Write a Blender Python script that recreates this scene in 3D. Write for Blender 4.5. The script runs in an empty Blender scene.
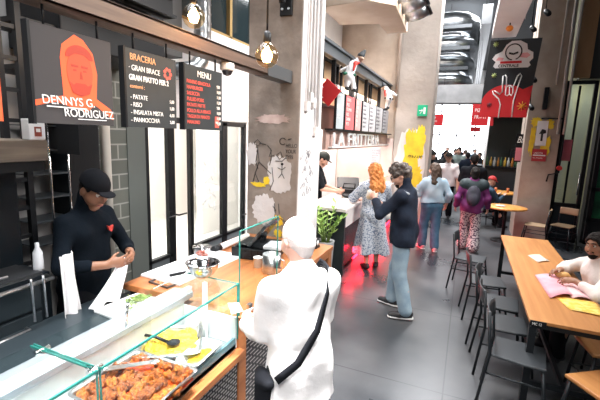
import bpy, bmesh, math, random
import numpy as np
from mathutils import Vector, Matrix, Euler
random.seed(7); np.random.seed(7)
S = bpy.context.scene
COL = S.collection
PI = math.pi
def R(d): return math.radians(d)

# ------------------------------------------------------------------ materials
MATS = {}
def mat(name, col, rough=.5, metal=0., col2=None, scale=6., stretch=(1,1,1), lo=.4, hi=.65, bump=0., bscale=40., emit=None, estr=0., spec=.5, detail=4., rough2=None, coat=0.):
    if name in MATS: return MATS[name]
    m = bpy.data.materials.new(name); m.use_nodes = True
    nt = m.node_tree; b = nt.nodes['Principled BSDF']
    b.inputs['Base Color'].default_value = (*col, 1); b.inputs['Roughness'].default_value = rough
    b.inputs['Metallic'].default_value = metal; b.inputs['Specular IOR Level'].default_value = spec
    b.inputs['Coat Weight'].default_value = coat
    tc = mp = None
    if col2 or bump:
        tc = nt.nodes.new('ShaderNodeTexCoord'); mp = nt.nodes.new('ShaderNodeMapping')
        mp.inputs['Scale'].default_value = stretch; nt.links.new(tc.outputs['Object'], mp.inputs['Vector'])
    if col2:
        n = nt.nodes.new('ShaderNodeTexNoise'); n.inputs['Scale'].default_value = scale; n.inputs['Detail'].default_value = detail
        nt.links.new(mp.outputs[0], n.inputs['Vector'])
        r = nt.nodes.new('ShaderNodeValToRGB'); r.color_ramp.elements[0].position = lo; r.color_ramp.elements[1].position = hi
        r.color_ramp.elements[0].color = (*col, 1); r.color_ramp.elements[1].color = (*col2, 1)
        nt.links.new(n.outputs['Fac'], r.inputs['Fac']); nt.links.new(r.outputs[0], b.inputs['Base Color'])
        if rough2 is not None:
            mr = nt.nodes.new('ShaderNodeMapRange'); mr.inputs['From Min'].default_value = lo; mr.inputs['From Max'].default_value = hi
            mr.inputs['To Min'].default_value = rough; mr.inputs['To Max'].default_value = rough2
            nt.links.new(n.outputs['Fac'], mr.inputs['Value']); nt.links.new(mr.outputs[0], b.inputs['Roughness'])
    if bump:
        n2 = nt.nodes.new('ShaderNodeTexNoise'); n2.inputs['Scale'].default_value = bscale; n2.inputs['Detail'].default_value = 4
        nt.links.new(mp.outputs[0], n2.inputs['Vector'])
        bp = nt.nodes.new('ShaderNodeBump'); bp.inputs['Strength'].default_value = bump; bp.inputs['Distance'].default_value = .02
        nt.links.new(n2.outputs['Fac'], bp.inputs['Height']); nt.links.new(bp.outputs[0], b.inputs['Normal'])
    if emit:
        b.inputs['Emission Color'].default_value = (*emit, 1); b.inputs['Emission Strength'].default_value = estr
    MATS[name] = m; return m

def brick_mat(name, c1, c2, mortar, bw, rh, ms, rough=.3, axis='x', bump=.3, offset=.5):
    m = bpy.data.materials.new(name); m.use_nodes = True; nt = m.node_tree; b = nt.nodes['Principled BSDF']
    tc = nt.nodes.new('ShaderNodeTexCoord'); sx = nt.nodes.new('ShaderNodeSeparateXYZ'); cx = nt.nodes.new('ShaderNodeCombineXYZ')
    nt.links.new(tc.outputs['Object'], sx.inputs[0])
    a, c = {'x': ('Y', 'Z'), 'y': ('X', 'Z'), 'z': ('X', 'Y')}[axis]
    nt.links.new(sx.outputs[a], cx.inputs['X']); nt.links.new(sx.outputs[c], cx.inputs['Y'])
    t = nt.nodes.new('ShaderNodeTexBrick'); t.inputs['Scale'].default_value = 1
    t.inputs['Brick Width'].default_value = bw; t.inputs['Row Height'].default_value = rh; t.inputs['Mortar Size'].default_value = ms
    t.offset = offset
    t.inputs['Color1'].default_value = (*c1, 1); t.inputs['Color2'].default_value = (*c2, 1); t.inputs['Mortar'].default_value = (*mortar, 1)
    nt.links.new(cx.outputs[0], t.inputs['Vector']); nt.links.new(t.outputs['Color'], b.inputs['Base Color'])
    b.inputs['Roughness'].default_value = rough
    bp = nt.nodes.new('ShaderNodeBump'); bp.inputs['Strength'].default_value = bump; bp.inputs['Distance'].default_value = .004; bp.invert = True
    nt.links.new(t.outputs['Fac'], bp.inputs['Height']); nt.links.new(bp.outputs[0], b.inputs['Normal'])
    MATS[name] = m; return m

def glass_mat(name, tint=(.9, .97, .95), gloss=.12, rough=.02):
    m = bpy.data.materials.new(name); m.use_nodes = True; nt = m.node_tree; nt.nodes.remove(nt.nodes['Principled BSDF'])
    o = nt.nodes['Material Output']; t = nt.nodes.new('ShaderNodeBsdfTransparent'); t.inputs[0].default_value = (*tint, 1)
    g = nt.nodes.new('ShaderNodeBsdfGlossy'); g.inputs['Roughness'].default_value = rough; g.inputs[0].default_value = (1, 1, 1, 1)
    lw = nt.nodes.new('ShaderNodeFresnel'); lw.inputs[0].default_value = 1.45
    mu = nt.nodes.new('ShaderNodeMath'); mu.operation = 'ADD'; mu.inputs[1].default_value = gloss - .04; mu.use_clamp = True
    nt.links.new(lw.outputs[0], mu.inputs[0])
    ge = nt.nodes.new('ShaderNodeNewGeometry'); inv = nt.nodes.new('ShaderNodeMath'); inv.operation = 'SUBTRACT'; inv.inputs[0].default_value = 1
    nt.links.new(ge.outputs['Backfacing'], inv.inputs[1]); mm = nt.nodes.new('ShaderNodeMath'); mm.operation = 'MULTIPLY'
    nt.links.new(mu.outputs[0], mm.inputs[0]); nt.links.new(inv.outputs[0], mm.inputs[1]); mu = mm
    x = nt.nodes.new('ShaderNodeMixShader'); nt.links.new(mu.outputs[0], x.inputs[0]); nt.links.new(t.outputs[0], x.inputs[1]); nt.links.new(g.outputs[0], x.inputs[2])
    nt.links.new(x.outputs[0], o.inputs[0]); MATS[name] = m; return m

# ------------------------------------------------------------------ object helpers
def thing(name, label, cat, loc=(0,0,0), rotz=0, group=None, kind=None):
    o = bpy.data.objects.new(name, None); o.empty_display_size = .1; COL.objects.link(o)
    o.location = loc; o.rotation_euler = (0, 0, rotz)
    return tag(o, label, cat, group, kind)
def tag(o, label=None, cat=None, group=None, kind=None):
    if label: o['label'] = label
    if cat: o['category'] = cat
    if group: o['group'] = group
    if kind: o['kind'] = kind
    return o
def dup(root, loc, rotz, label=None, group=None):
    r = root.copy(); COL.objects.link(r); r.location = loc; r.rotation_euler = (0, 0, rotz)
    if label: r['label'] = label
    if group: r['group'] = group
    for ch in list(root.children):
        c = ch.copy(); COL.objects.link(c); c.parent = r
        for g in list(ch.children):
            d = g.copy(); COL.objects.link(d); d.parent = c
    return r

TEXTS = []
class MB:
    """collects shapes into one mesh"""
    def __init__(s): s.v = []; s.f = []; s.smooth = []; s.mi = []
    def add(s, vs, fs, smooth=False, mi=0):
        o = len(s.v); s.v += [tuple(v) for v in vs]
        s.f += [tuple(i + o for i in f) for f in fs]; s.smooth += [smooth] * len(fs); s.mi += [mi] * len(fs); return s
    def box(s, x0, x1, y0, y1, z0, z1, M=None, mi=0):
        vs = [Vector((x, y, z)) for z in (z0, z1) for y in (y0, y1) for x in (x0, x1)]
        if M is not None: vs = [M @ v for v in vs]
        return s.add(vs, [(0,2,3,1), (4,5,7,6), (0,1,5,4), (2,6,7,3), (0,4,6,2), (1,3,7,5)], mi=mi)
    def tube(s, pts, r, n=8, caps=True, r2=None, mi=0, smooth=True):
        pts = [Vector(p) for p in pts]; k = len(pts); vs = []; fs = []
        up = None
        for i, p in enumerate(pts):
            d = (pts[min(i+1, k-1)] - pts[max(i-1, 0)]).normalized()
            if up is None or abs(up.dot(d)) > .98: up = Vector((0,0,1)) if abs(d.z) < .9 else Vector((1,0,0))
            a = d.cross(up).normalized(); b = a.cross(d).normalized(); up = b
            rr = r if r2 is None else r + (r2 - r) * i / (k - 1)
            if isinstance(r, (list, tuple)): rr = r[i]
            for j in range(n):
                t = 2*PI*j/n; vs.append(p + a*(rr*math.cos(t)) + b*(rr*math.sin(t)))
        for i in range(k-1):
            for j in range(n):
                fs.append((i*n+j, i*n+(j+1) % n, (i+1)*n+(j+1) % n, (i+1)*n+j))
        s.add(vs, fs, smooth, mi)
        if caps:
            o = len(s.v) - k*n
            s.f += [tuple(o + j for j in reversed(range(n))), tuple(o + (k-1)*n + j for j in range(n))]; s.smooth += [False]*2; s.mi += [mi]*2
        return s
    def bar(s, a, b, w, h, mi=0):
        """square bar from a to b"""
        a = Vector(a); b = Vector(b); d = (b-a).normalized()
        up = Vector((0,0,1)) if abs(d.z) < .95 else Vector((0,1,0))
        x = d.cross(up).normalized(); y = x.cross(d).normalized()
        vs = [p + x*(sx*w/2) + y*(sy*h/2) for p in (a, b) for sy in (-1, 1) for sx in (-1, 1)]
        return s.add(vs, [(0,2,3,1), (4,5,7,6), (0,1,5,4), (2,6,7,3), (0,4,6,2), (1,3,7,5)], mi=mi)
    def lathe(s, prof, n=24, c=(0,0,0), M=None, mi=0, smooth=True):
        vs = []; k = len(prof)
        for r, z in prof:
            for j in range(n):
                t = 2*PI*j/n; v = Vector((r*math.cos(t), r*math.sin(t), z))
                if M is not None: v = M @ v
                vs.append(v + Vector(c))
        fs = [(i*n+j, i*n+(j+1) % n, (i+1)*n+(j+1) % n, (i+1)*n+j) for i in range(k-1) for j in range(n)]
        s.add(vs, fs, smooth, mi)
        o = len(s.v) - k*n
        if prof[0][0] > 1e-5: s.f.append(tuple(o+j for j in reversed(range(n)))); s.smooth.append(False); s.mi.append(mi)
        if prof[-1][0] > 1e-5: s.f.append(tuple(o+(k-1)*n+j for j in range(n))); s.smooth.append(False); s.mi.append(mi)
        return s
    def sphere(s, c, r, n=16, mi=0):
        if not isinstance(r, (list, tuple)): r = (r, r, r)
        m = n//2; vs = []; fs = []
        for i in range(m+1):
            a = PI*i/m
            for j in range(n):
                t = 2*PI*j/n; vs.append((c[0]+r[0]*math.sin(a)*math.cos(t), c[1]+r[1]*math.sin(a)*math.sin(t), c[2]-r[2]*math.cos(a)))
        for i in range(m):
            for j in range(n): fs.append((i*n+j, i*n+(j+1) % n, (i+1)*n+(j+1) % n, (i+1)*n+j))
        return s.add(vs, fs, True, mi)
    def prism(s, poly, f, t, mi=0):
        """poly = 2-D outline, f(u, v, w) -> 3-D point, thickness t along w"""
        n = len(poly); vs = [f(u, v, 0) for u, v in poly] + [f(u, v, t) for u, v in poly]
        fs = [tuple(reversed(range(n))), tuple(range(n, 2*n))] + [(i, (i+1) % n, n+(i+1) % n, n+i) for i in range(n)]
        return s.add(vs, fs, mi=mi)
    def grid(s, rows, mi=0, smooth=True):
        n = len(rows[0]); vs = [p for r in rows for p in r]
        fs = [(i*n+j, i*n+j+1, (i+1)*n+j+1, (i+1)*n+j) for i in range(len(rows)-1) for j in range(n-1)]
        return s.add(vs, fs, smooth, mi)
    def build(s, name, m, parent=None, bev=0., solid=0., loc=None, rot=None, sub=0):
        me = bpy.data.meshes.new(name); me.from_pydata(s.v, [], s.f)
        for mm in (m if isinstance(m, (list, tuple)) else [m]): me.materials.append(mm)
        me.polygons.foreach_set('use_smooth', s.smooth); me.polygons.foreach_set('material_index', s.mi)
        bm = bmesh.new(); bm.from_mesh(me); bmesh.ops.recalc_face_normals(bm, faces=bm.faces); bm.to_mesh(me); bm.free()
        me.update()
        o = bpy.data.objects.new(name, me); COL.objects.link(o)
        if parent: o.parent = parent
        if loc: o.location = loc
        if rot: o.rotation_euler = rot
        if solid:
            q = o.modifiers.new('solid', 'SOLIDIFY'); q.thickness = solid; q.offset = 0
        if bev:
            q = o.modifiers.new('bevel', 'BEVEL'); q.width = bev; q.segments = 2; q.limit_method = 'ANGLE'; q.angle_limit = R(40)
        if sub:
            q = o.modifiers.new('sub', 'SUBSURF'); q.levels = sub; q.render_levels = sub
        return o
def struct(name, mb, m, bev=0., label=None):
    o = mb.build(name, m, None, bev); o['kind'] = 'structure'
    if label: o['label'] = label
    return o
def text(name, body, size, m, parent, loc, facing='+x', align='LEFT', ext=.001, shear=0., spacing=1., squeeze=1., bold=0.):
    c = bpy.data.curves.new(name, 'FONT'); c.body = body; c.size = size; c.align_x = align; c.extrude = ext
    c.shear = shear; c.space_character = spacing; c.offset = bold; c.materials.append(m)
    o = bpy.data.objects.new(name, c); COL.objects.link(o)
    o.location = loc; o.scale = (squeeze, 1, 1)
    o.rotation_euler = {'+x': (PI/2, 0, PI/2), '-y': (PI/2, 0, 0), '+z': (0, 0, 0)}[facing]
    if parent: o.parent = parent
    TEXTS.append(o)
    return o

# ------------------------------------------------------------------ implicit surfaces (smooth continuous bodies)
def cap(a, b, ra, rb=None, k=.03, op='add', sq=None):
    """tapered capsule; sq=(axis vector, factor) squashes the section along that axis"""
    return dict(t='cap', a=np.array(a, float), b=np.array(b, float), ra=ra, rb=ra if rb is None else rb, k=k, op=op, sq=sq)
def ell(c, r, k=.03, M=None, op='add'):
    return dict(t='ell', c=np.array(c, float), r=np.array(r, float), k=k, M=M, op=op)
def plane(n, d): return dict(t='pl', n=np.array(n, float), d=d)      # keeps n.p <= d
def inflate(ps, t, tz=None):
    out = []
    for p in ps:
        q = dict(p)
        if q['t'] == 'cap': q['ra'] = q['ra'] + t; q['rb'] = q['rb'] + t
        elif q['t'] == 'ell': q['r'] = q['r'] + t
        out.append(q)
    return out
def sdf_mesh(prims, vox, wob=0., wfreq=(9, 9, 9), seed=0, fine=0.):
    lo = np.full(3, 1e9); hi = -lo
    for p in prims:
        if p.get('op', 'add') != 'add' or p['t'] == 'pl': continue
        if p['t'] == 'cap':
            r = max(p['ra'], p['rb']); a = np.minimum(p['a'], p['b']) - r; b = np.maximum(p['a'], p['b']) + r
        else:
            r = p['r'].max(); a = p['c'] - r; b = p['c'] + r
        lo = np.minimum(lo, a); hi = np.maximum(hi, b)
    lo -= 3*vox + wob; hi += 3*vox + wob
    n = np.ceil((hi - lo)/vox).astype(int) + 1
    ax = [lo[i] + vox*np.arange(n[i]) for i in range(3)]
    F = np.full(n, .5, np.float32)
    for p in prims:
        if p['t'] == 'pl':
            d = p['n'][0]*ax[0][:, None, None] + p['n'][1]*ax[1][None, :, None] + p['n'][2]*ax[2][None, None, :] - p['d']
            F = np.maximum(F, d.astype(np.float32)); continue
        if p['t'] == 'cap':
            r = max(p['ra'], p['rb']); a = np.minimum(p['a'], p['b']) - r; b = np.maximum(p['a'], p['b']) + r
        else:
            r = p['r'].max(); a = p['c'] - r; b = p['c'] + r
        mg = p['k'] + 4*vox
        i0 = np.clip(np.floor((a - mg - lo)/vox).astype(int), 0, n); i1 = np.clip(np.ceil((b + mg - lo)/vox).astype(int) + 1, 0, n)
        if (i1 <= i0).any(): continue
        sl = tuple(slice(i0[i], i1[i]) for i in range(3))
        P = np.stack(np.meshgrid(*[ax[i][sl[i]] for i in range(3)], indexing='ij'), -1)
        if p['t'] == 'cap':
            A, B = p['a'], p['b']
            if p.get('sq') is not None:
                v, f = p['sq']; v = np.array(v, float); v /= np.linalg.norm(v)
                q = P - A; P = A + q + (q @ v)[..., None]*v*(f - 1)
                q = B - A; B = A + q + (q @ v)*v*(f - 1)
            ba = B - A; L = float(ba @ ba) + 1e-12
            t = np.clip(((P - A) @ ba)/L, 0, 1)
            d = np.linalg.norm(P - A - t[..., None]*ba, axis=-1) - (p['ra'] + t*(p['rb'] - p['ra']))
        else:
            q = P - p['c']
            if p['M'] is not None: q = q @ np.array(p['M'], float)
            k0 = np.linalg.norm(q/p['r'], axis=-1); k1 = np.linalg.norm(q/p['r']**2, axis=-1) + 1e-9
            d = k0*(k0 - 1)/k1
        d = d.astype(np.float32); k = p['k']; G = F[sl]
        if p['op'] == 'add':
            h = np.clip(.5 + .5*(G - d)/k, 0, 1); F[sl] = G*(1-h) + d*h - k*h*(1-h)
        else:
            d = -d; h = np.clip(.5 - .5*(G - d)/k, 0, 1); F[sl] = G*(1-h) + d*h + k*h*(1-h)
    if wob:
        rs = np.random.RandomState(seed); X, Y, Z = np.meshgrid(*ax, indexing='ij', sparse=True)
        for q in range(5):
            f = np.array(wfreq)*rs.uniform(.6, 1.6, 3)*rs.choice([-1, 1], 3); ph = rs.uniform(0, 6.3)
            F = F + (wob/2.5*np.sin(f[0]*X + f[1]*Y + f[2]*Z + ph)).astype(np.float32)
    s = F < 0
    # surface nets
    acc = np.zeros(tuple(n - 1) + (3,), np.float32); cnt = np.zeros(tuple(n - 1), np.float32)
    def sub(Aa, o): return Aa[o[0]:n[0]-1+o[0], o[1]:n[1]-1+o[1], o[2]:n[2]-1+o[2]]
    cs = [(i, j, k) for i in (0, 1) for j in (0, 1) for k in (0, 1)]
    for c0 in cs:
        for axn in range(3):
            if c0[axn]: continue
            c1 = list(c0); c1[axn] = 1
            f0 = sub(F, c0); f1 = sub(F, c1); m = (f0 < 0) != (f1 < 0)
            den = f0 - f1; t = np.where(m, f0/np.where(np.abs(den) < 1e-9, 1e-9, den), 0)
            for q in range(3):
                acc[..., q] += np.where(m, (c0[q] + (t if q == axn else 0)), 0)
            cnt += m
    act = cnt > 0
    idx = -np.ones(tuple(n - 1), int); idx[act] = np.arange(act.sum())
    ii = np.argwhere(act); V = lo + vox*(ii + acc[act]/cnt[act][:, None])
    faces = []
    for axn in range(3):
        b, c = [(1, 2), (2, 0), (0, 1)][axn]
        s0 = np.take(s, range(n[axn]-1), axn); s1 = np.take(s, range(1, n[axn]), axn)
        e = np.argwhere(s0 != s1)
        if not len(e): continue
        e = e[(e[:, b] > 0) & (e[:, c] > 0) & (e[:, b] < n[b]-1) & (e[:, c] < n[c]-1)]
        sg = s0[tuple(e.T)]
        def g(db, dc):
            q = e.copy(); q[:, b] -= db; q[:, c] -= dc; return idx[tuple(q.T)]
        Q = np.stack([g(1, 1), g(0, 1), g(0, 0), g(1, 0)], 1)
        Q[~sg] = Q[~sg][:, ::-1]; faces.append(Q)
    Q = np.concatenate(faces) if faces else np.zeros((0, 4), int)
    # light smoothing
    for it in range(2):
        A = np.zeros_like(V); C = np.zeros(len(V))
        for j in range(4):
            for dj in (1, 3):
                np.add.at(A, Q[:, j], V[Q[:, (j+dj) % 4]]); np.add.at(C, Q[:, j], 1)
        V = V*.55 + .45*A/np.maximum(C, 1)[:, None]
    return V, Q
def blob(name, prims, m, parent=None, vox=.01, **kw):
    V, Q = sdf_mesh(prims, vox, **kw)
    me = bpy.data.meshes.new(name)
    me.vertices.add(len(V)); me.vertices.foreach_set('co', V.astype(np.float32).ravel())
    me.loops.add(Q.size); me.loops.foreach_set('vertex_index', Q.ravel().astype(np.int32))
    me.polygons.add(len(Q)); me.polygons.foreach_set('loop_start', np.arange(0, Q.size, 4, dtype=np.int32))
    try: me.polygons.foreach_set('loop_total', np.full(len(Q), 4, np.int32))
    except Exception: pass
    me.polygons.foreach_set('use_smooth', np.ones(len(Q), bool)); me.materials.append(m)
    me.update(calc_edges=True); me.validate()
    o = bpy.data.objects.new(name, me); COL.objects.link(o)
    if parent: o.parent = parent
    return o
# ------------------------------------------------------------------ people
def nz(v):
    v = np.array(v, float); return v/(np.linalg.norm(v) + 1e-9)
def ik(a, c, l1, l2, hint):
    a = np.array(a, float); c = np.array(c, float); d = c - a; L = np.linalg.norm(d)
    if L > (l1 + l2)*.995: c = a + d/L*(l1 + l2)*.995; d = c - a; L = np.linalg.norm(d)
    u = d/L; x = (l1*l1 - l2*l2 + L*L)/(2*L); h = math.sqrt(max(l1*l1 - x*x, 0))
    w = np.array(hint, float); w = nz(w - (w @ u)*u)
    return a + u*x + w*h, c
def hand_prims(W, d, u, side, curl, sc=1., spread=1.):
    """W wrist, d pointing dir, u thumb-side dir; palm + four bent fingers + thumb"""
    d = nz(d); u = nz(np.array(u, float) - (np.array(u, float) @ d)*d); n = np.cross(d, u)*(1 if side == 'l' else -1)
    ps = [cap(W + d*.012*sc, W + d*.075*sc + u*.004, .026*sc, .034*sc, .015, sq=(n, 1.55))]
    for i, (off, ln) in enumerate(zip((.031, .0105, -.0105, -.030), (.072, .080, .074, .058))):
        b = W + d*(.088 - .006*abs(i - 1))*sc + u*off*sc
        c1 = curl*(.85 + .08*i); dd = nz(d + u*off*3*spread)
        p1 = b + (dd*math.cos(c1*.55) + n*math.sin(c1*.55))*ln*.5*sc
        p2 = p1 + (dd*math.cos(c1*1.25) + n*math.sin(c1*1.25))*ln*.3*sc
        p3 = p2 + (dd*math.cos(c1*1.8) + n*math.sin(c1*1.8))*ln*.2*sc
        ps += [cap(b - d*.02, b, .0095*sc, .0092*sc, .008), cap(b, p1, .0092*sc, .0082*sc, .004), cap(p1, p2, .0082*sc, .0076*sc, .004), cap(p2, p3, .0076*sc, .0068*sc, .004)]
    t0 = W + d*.022*sc + u*.022*sc; t1 = t0 + nz(d*.75 + u*.75 + n*.35)*.042*sc; t2 = t1 + nz(d*.95 + u*.25 + n*(.3 + .3*curl))*.034*sc
    ps += [cap(t0, t1, .0145*sc, .0105*sc, .012), cap(t1, t2, .0105*sc, .0085*sc, .005)]
    return ps
def rotm(yaw, pitch, roll=0):
    return np.array(Euler((pitch, roll, yaw), 'XYZ').to_matrix())

SKIN = {}
def figure(name, label, loc, rot, h, c, group=None):
    """one person; local +Y is where the chest faces; c = pose and clothing"""
    s = h/1.75; vox = c.get('vox', .011); root = thing(name, label, 'person', loc, rot, group)
    fem = c.get('fem', 0); bulk = c.get('bulk', 1.)
    pz = c.get('pelvis', .95); lean = c.get('lean', 0.); tw = c.get('twist', 0.)
    Rl = rotm(tw, -lean)
    P0 = np.array((c.get('px', 0.), c.get('py', 0.), pz))
    def up(x, y, z): return P0 + Rl @ np.array((x, y, z - .95))
    shx = (.172 if fem else .195)*(.5 + .5*bulk); hipx = .09
    sh = {'l': up(-shx, -.01, 1.385), 'r': up(shx, -.01, 1.385)}
    neck = up(0, -.015, 1.47); hb = up(0, .01, 1.53)
    J = {}
    for q, sx in (('l', -1), ('r', 1)):
        w = c.get('w' + q, (sx*.27, .08, .86)); el, wr = ik(sh[q], w, .285, .255, c.get('eh' + q, (sx*.5, -.8, -.6)))
        hip = P0 + np.array((sx*hipx, 0, -.03)); an = c.get('a' + q, (sx*.1, -.02, .085))
        kn, an = ik(hip, an, .425, .415, c.get('kh' + q, (sx*.1, 1, .1)))
        J[q] = (el, wr, hip, kn, an)
    b = bulk
    torso = []
    for sx in (-1, 1):
        torso += [cap(P0 + np.array((sx*.07, 0, -.02)), up(sx*.068, 0, 1.12), .108*b, .098*b, .05), cap(up(sx*.068, 0, 1.12), up(sx*.085, .005, 1.31), .098*b, .105*b if not fem else .09*b, .05)]
    torso += [cap(up(0, -.015, 1.395), up(-shx*.85, -.015, 1.372), .066, .054, .05), cap(up(0, -.015, 1.395), up(shx*.85, -.015, 1.372), .066, .054, .05), cap(up(0, -.012, 1.37), neck, .08, .056, .05)]
    torso += [cap(up(0, -.012, 1.0), up(0, -.012, 1.3), .098*b, .1*b, .04)]
    if fem: torso += [ell(up(-.075, .085, 1.27), (.06, .055, .06), .03), ell(up(.075, .085, 1.27), (.06, .055, .06), .03)]
    if c.get('belly'): torso += [ell(up(0, .06, 1.08), (.16*b, .12, .16), .06)]
    if c.get('seat'): torso += [ell(P0 + np.array((-.075, -.06, -.03)), (.1, .1, .1), .04), ell(P0 + np.array((.075, -.06, -.03)), (.1, .1, .1), .04)]
    arm = {}; leg = {}; foot = {}; hand = {}
    for q in 'lr':
        el, wr, hip, kn, an = J[q]; sx = -1 if q == 'l' else 1
        arm[q] = [cap(sh[q], el, .052*b, .042*b, .04), cap(el, wr, .042*b, .027, .02)]
        leg[q] = [cap(hip, kn, .088*b, .058, .05), cap(kn, kn*.55 + an*.45 + np.array((0, -.02, 0)), .056, .053, .03), cap(kn*.55 + an*.45 + np.array((0, -.02, 0)), an, .052, .038, .03)]
        fd = nz(c.get('f' + q, (sx*.2, 1, 0)))
        foot[q] = [cap(an + np.array((0, 0, -.03)) - fd*.045, an + fd*.07 + np.array((0, 0, -.05)), .036, .034, .02), cap(an + fd*.07 + np.array((0, 0, -.05)), an + fd*.155 + np.array((0, 0, -.057)), .034, .026, .02)]
        d = nz(c['hd' + q]) if 'hd' + q in c else nz(wr - el)
        hand[q] = hand_prims(wr, d, c.get('hu' + q, (0, 1, .5)), q, c.get('curl' + q, c.get('curl', .7)))
    Rh = Rl @ rotm(c.get('hyaw', 0), c.get('hpitch', 0), c.get('hroll', 0)); hc = hb + Rh @ np.array((0, .01, .085)) 
    def H(x, y, z): return hc + Rh @ np.array((x, y, z))
    head = [ell(H(0, -.008, .025), (.074, .094, .092), .02, Rh), cap(H(0, .015, -.03), H(0, .055, -.088), .06, .034, .03), cap(H(-.035, .045, -.03), H(.035, .045, -.03), .042, .042, .025),
            ell(H(-.03, .078, .012), (.016, .02, .012), .012, Rh, 'sub'), ell(H(.03, .078, .012), (.016, .02, .012), .012, Rh, 'sub'),
            cap(H(-.03, .078, .032), H(.03, .078, .032), .012, .012, .014),
            cap(H(0, .084, .012), H(0, .104, -.028), .009, .013, .01), ell(H(-.012, .092, -.03), (.009, .012, .008), .006, Rh), ell(H(.012, .092, -.03), (.009, .012, .008), .006, Rh),
            ell(H(0, .085, -.056), (.026, .014, .007), .006, Rh), ell(H(0, .083, -.067), (.022, .014, .008), .006, Rh),
            ell(H(-.078, -.01, -.008), (.011, .022, .032), .008, Rh), ell(H(.078, -.01, -.008), (.011, .022, .032), .008, Rh)]
    nk = [cap(neck, H(0, -.025, -.05), .06 if not fem else .05, .054 if not fem else .046, .03)]
    allp = torso + nk + head
    for q in 'lr': allp += arm[q] + hand[q] + leg[q] + foot[q]
    def sc(ps):
        out = []
        for p in ps:
            q = dict(p)
            for kk in ('a', 'b', 'c'):
                if kk in q: q[kk] = q[kk]*s
            for kk in ('ra', 'rb', 'r'):
                if kk in q: q[kk] = q[kk]*s
            if q['t'] == 'pl': q['d'] = q['d']*s
            out.append(q)
        return out
    body = blob('body', sc(allp), c['skin'], root, vox)
    # --- clothes
    top = c.get('top')
    if top:
        t = top.get('t', .016); sl = top.get('sleeve', 1.); hem = top.get('hem', .92)
        ps = inflate(torso, t)
        ps += [cap(P0 + np.array((-.07, 0, .02)), P0 + np.array((-.075 - top.get('flare', 0), 0, hem - .95)), .112*b + t, .112*b + t + top.get('flare', 0), .05), cap(P0 + np.array((.07, 0, .02)), P0 + np.array((.075 + top.get('flare', 0), 0, hem - .95)), .112*b + t, .112*b + t + top.get('flare', 0), .05)]
        for q in 'lr':
            el, wr = J[q][:2]; st = top.get('st', .012)
            if sl <= .5:
                e2 = sh[q] + (el - sh[q])*sl*2; ps += [cap(sh[q], e2, .055*b + st, .047*b + st + .004, .04)]
            else:
                e2 = el + (wr - el)*(sl - .5)*2*.93; ps += [cap(sh[q], el, .054*b + st, .045*b + st, .04), cap(el, e2, .045*b + st, .034 + st*.8, .02)]
        ps += [plane((0, 0, -1), -hem + 0.)]
        if 'neck' in top: ps += [dict(ell(up(0, .05, 1.47), (.075, .08, top['neck']), .01), op='sub')]
        if top.get('collar'): ps += [cap(neck + np.array((0, 0, -.03)), H(0, -.03, -.075), .078, .064, .01)]
        cb = blob(top.get('name', 'shirt'), sc(ps), top['mat'], root, vox, wob=top.get('wob', .006), wfreq=top.get('wf', (14, 14, 22)), seed=3)
        if top.get('label'): cb['label'] = top['label']
    bt = c.get('bottom')
    if bt:
        t = bt.get('t', .012); ps = []
        if bt['kind'] == 'trousers':
            ps = inflate(torso[:1] + torso[2:3], t*.7)
            for q in 'lr':
                el, wr, hip, kn, an = J[q]; fl = bt.get('flare', .012)
                a2 = an + (an - kn)*(-.04)
                ps += [cap(hip, kn, .09*b + t, .06 + t, .05), cap(kn, a2, .06 + t, .045 + t + fl, .03)]
            if c.get('seat'): ps += inflate(torso[-2:], t)
            ps += [plane((0, 0, 1), pz + .12)]
        elif bt['kind'] == 'skirt':
            hz = bt['hem']; r1 = bt.get('r', .2)
            for sx in (-1, 1): ps += [cap(P0 + np.array((sx*.06, 0, .12)), P0 + np.array((sx*(.07 + r1*.3), 0, hz - .95)), .115*b, r1, .06)]
            ps += [plane((0, 0, -1), -hz)]
        cb = blob(bt.get('name', bt['kind']), sc(ps), bt['mat'], root, vox, wob=bt.get('wob', .005), wfreq=bt.get('wf', (16, 16, 12)), seed=5)
        if bt.get('label'): cb['label'] = bt['label']
    sho = c.get('shoes')
    if sho:
        for q in 'lr':
            an = J[q][4]
            ps = inflate(foot[q], .009) + [cap(an + np.array((0, 0, -.04)), an + np.array((0, 0, -.01)), .046, .046, .02), plane((0, 0, -1), -(an[2] - .083))]
            so = blob('shoe', sc(ps), sho, root, vox)
            fd = nz(c.get('f' + q, ((-1 if q == 'l' else 1)*.2, 1, 0)))
            if c.get('sole'):
                ps = [cap(an - fd*.05 + np.array((0, 0, -.07)), an + fd*.155 + np.array((0, 0, -.07)), .048, .042, .01), plane((0, 0, 1), an[2] - .065), plane((0, 0, -1), -(an[2] - .085))]
                blob('sole', sc(ps), c['sole'], so, vox)
    # --- hair
    hr = c.get('hair')
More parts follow.
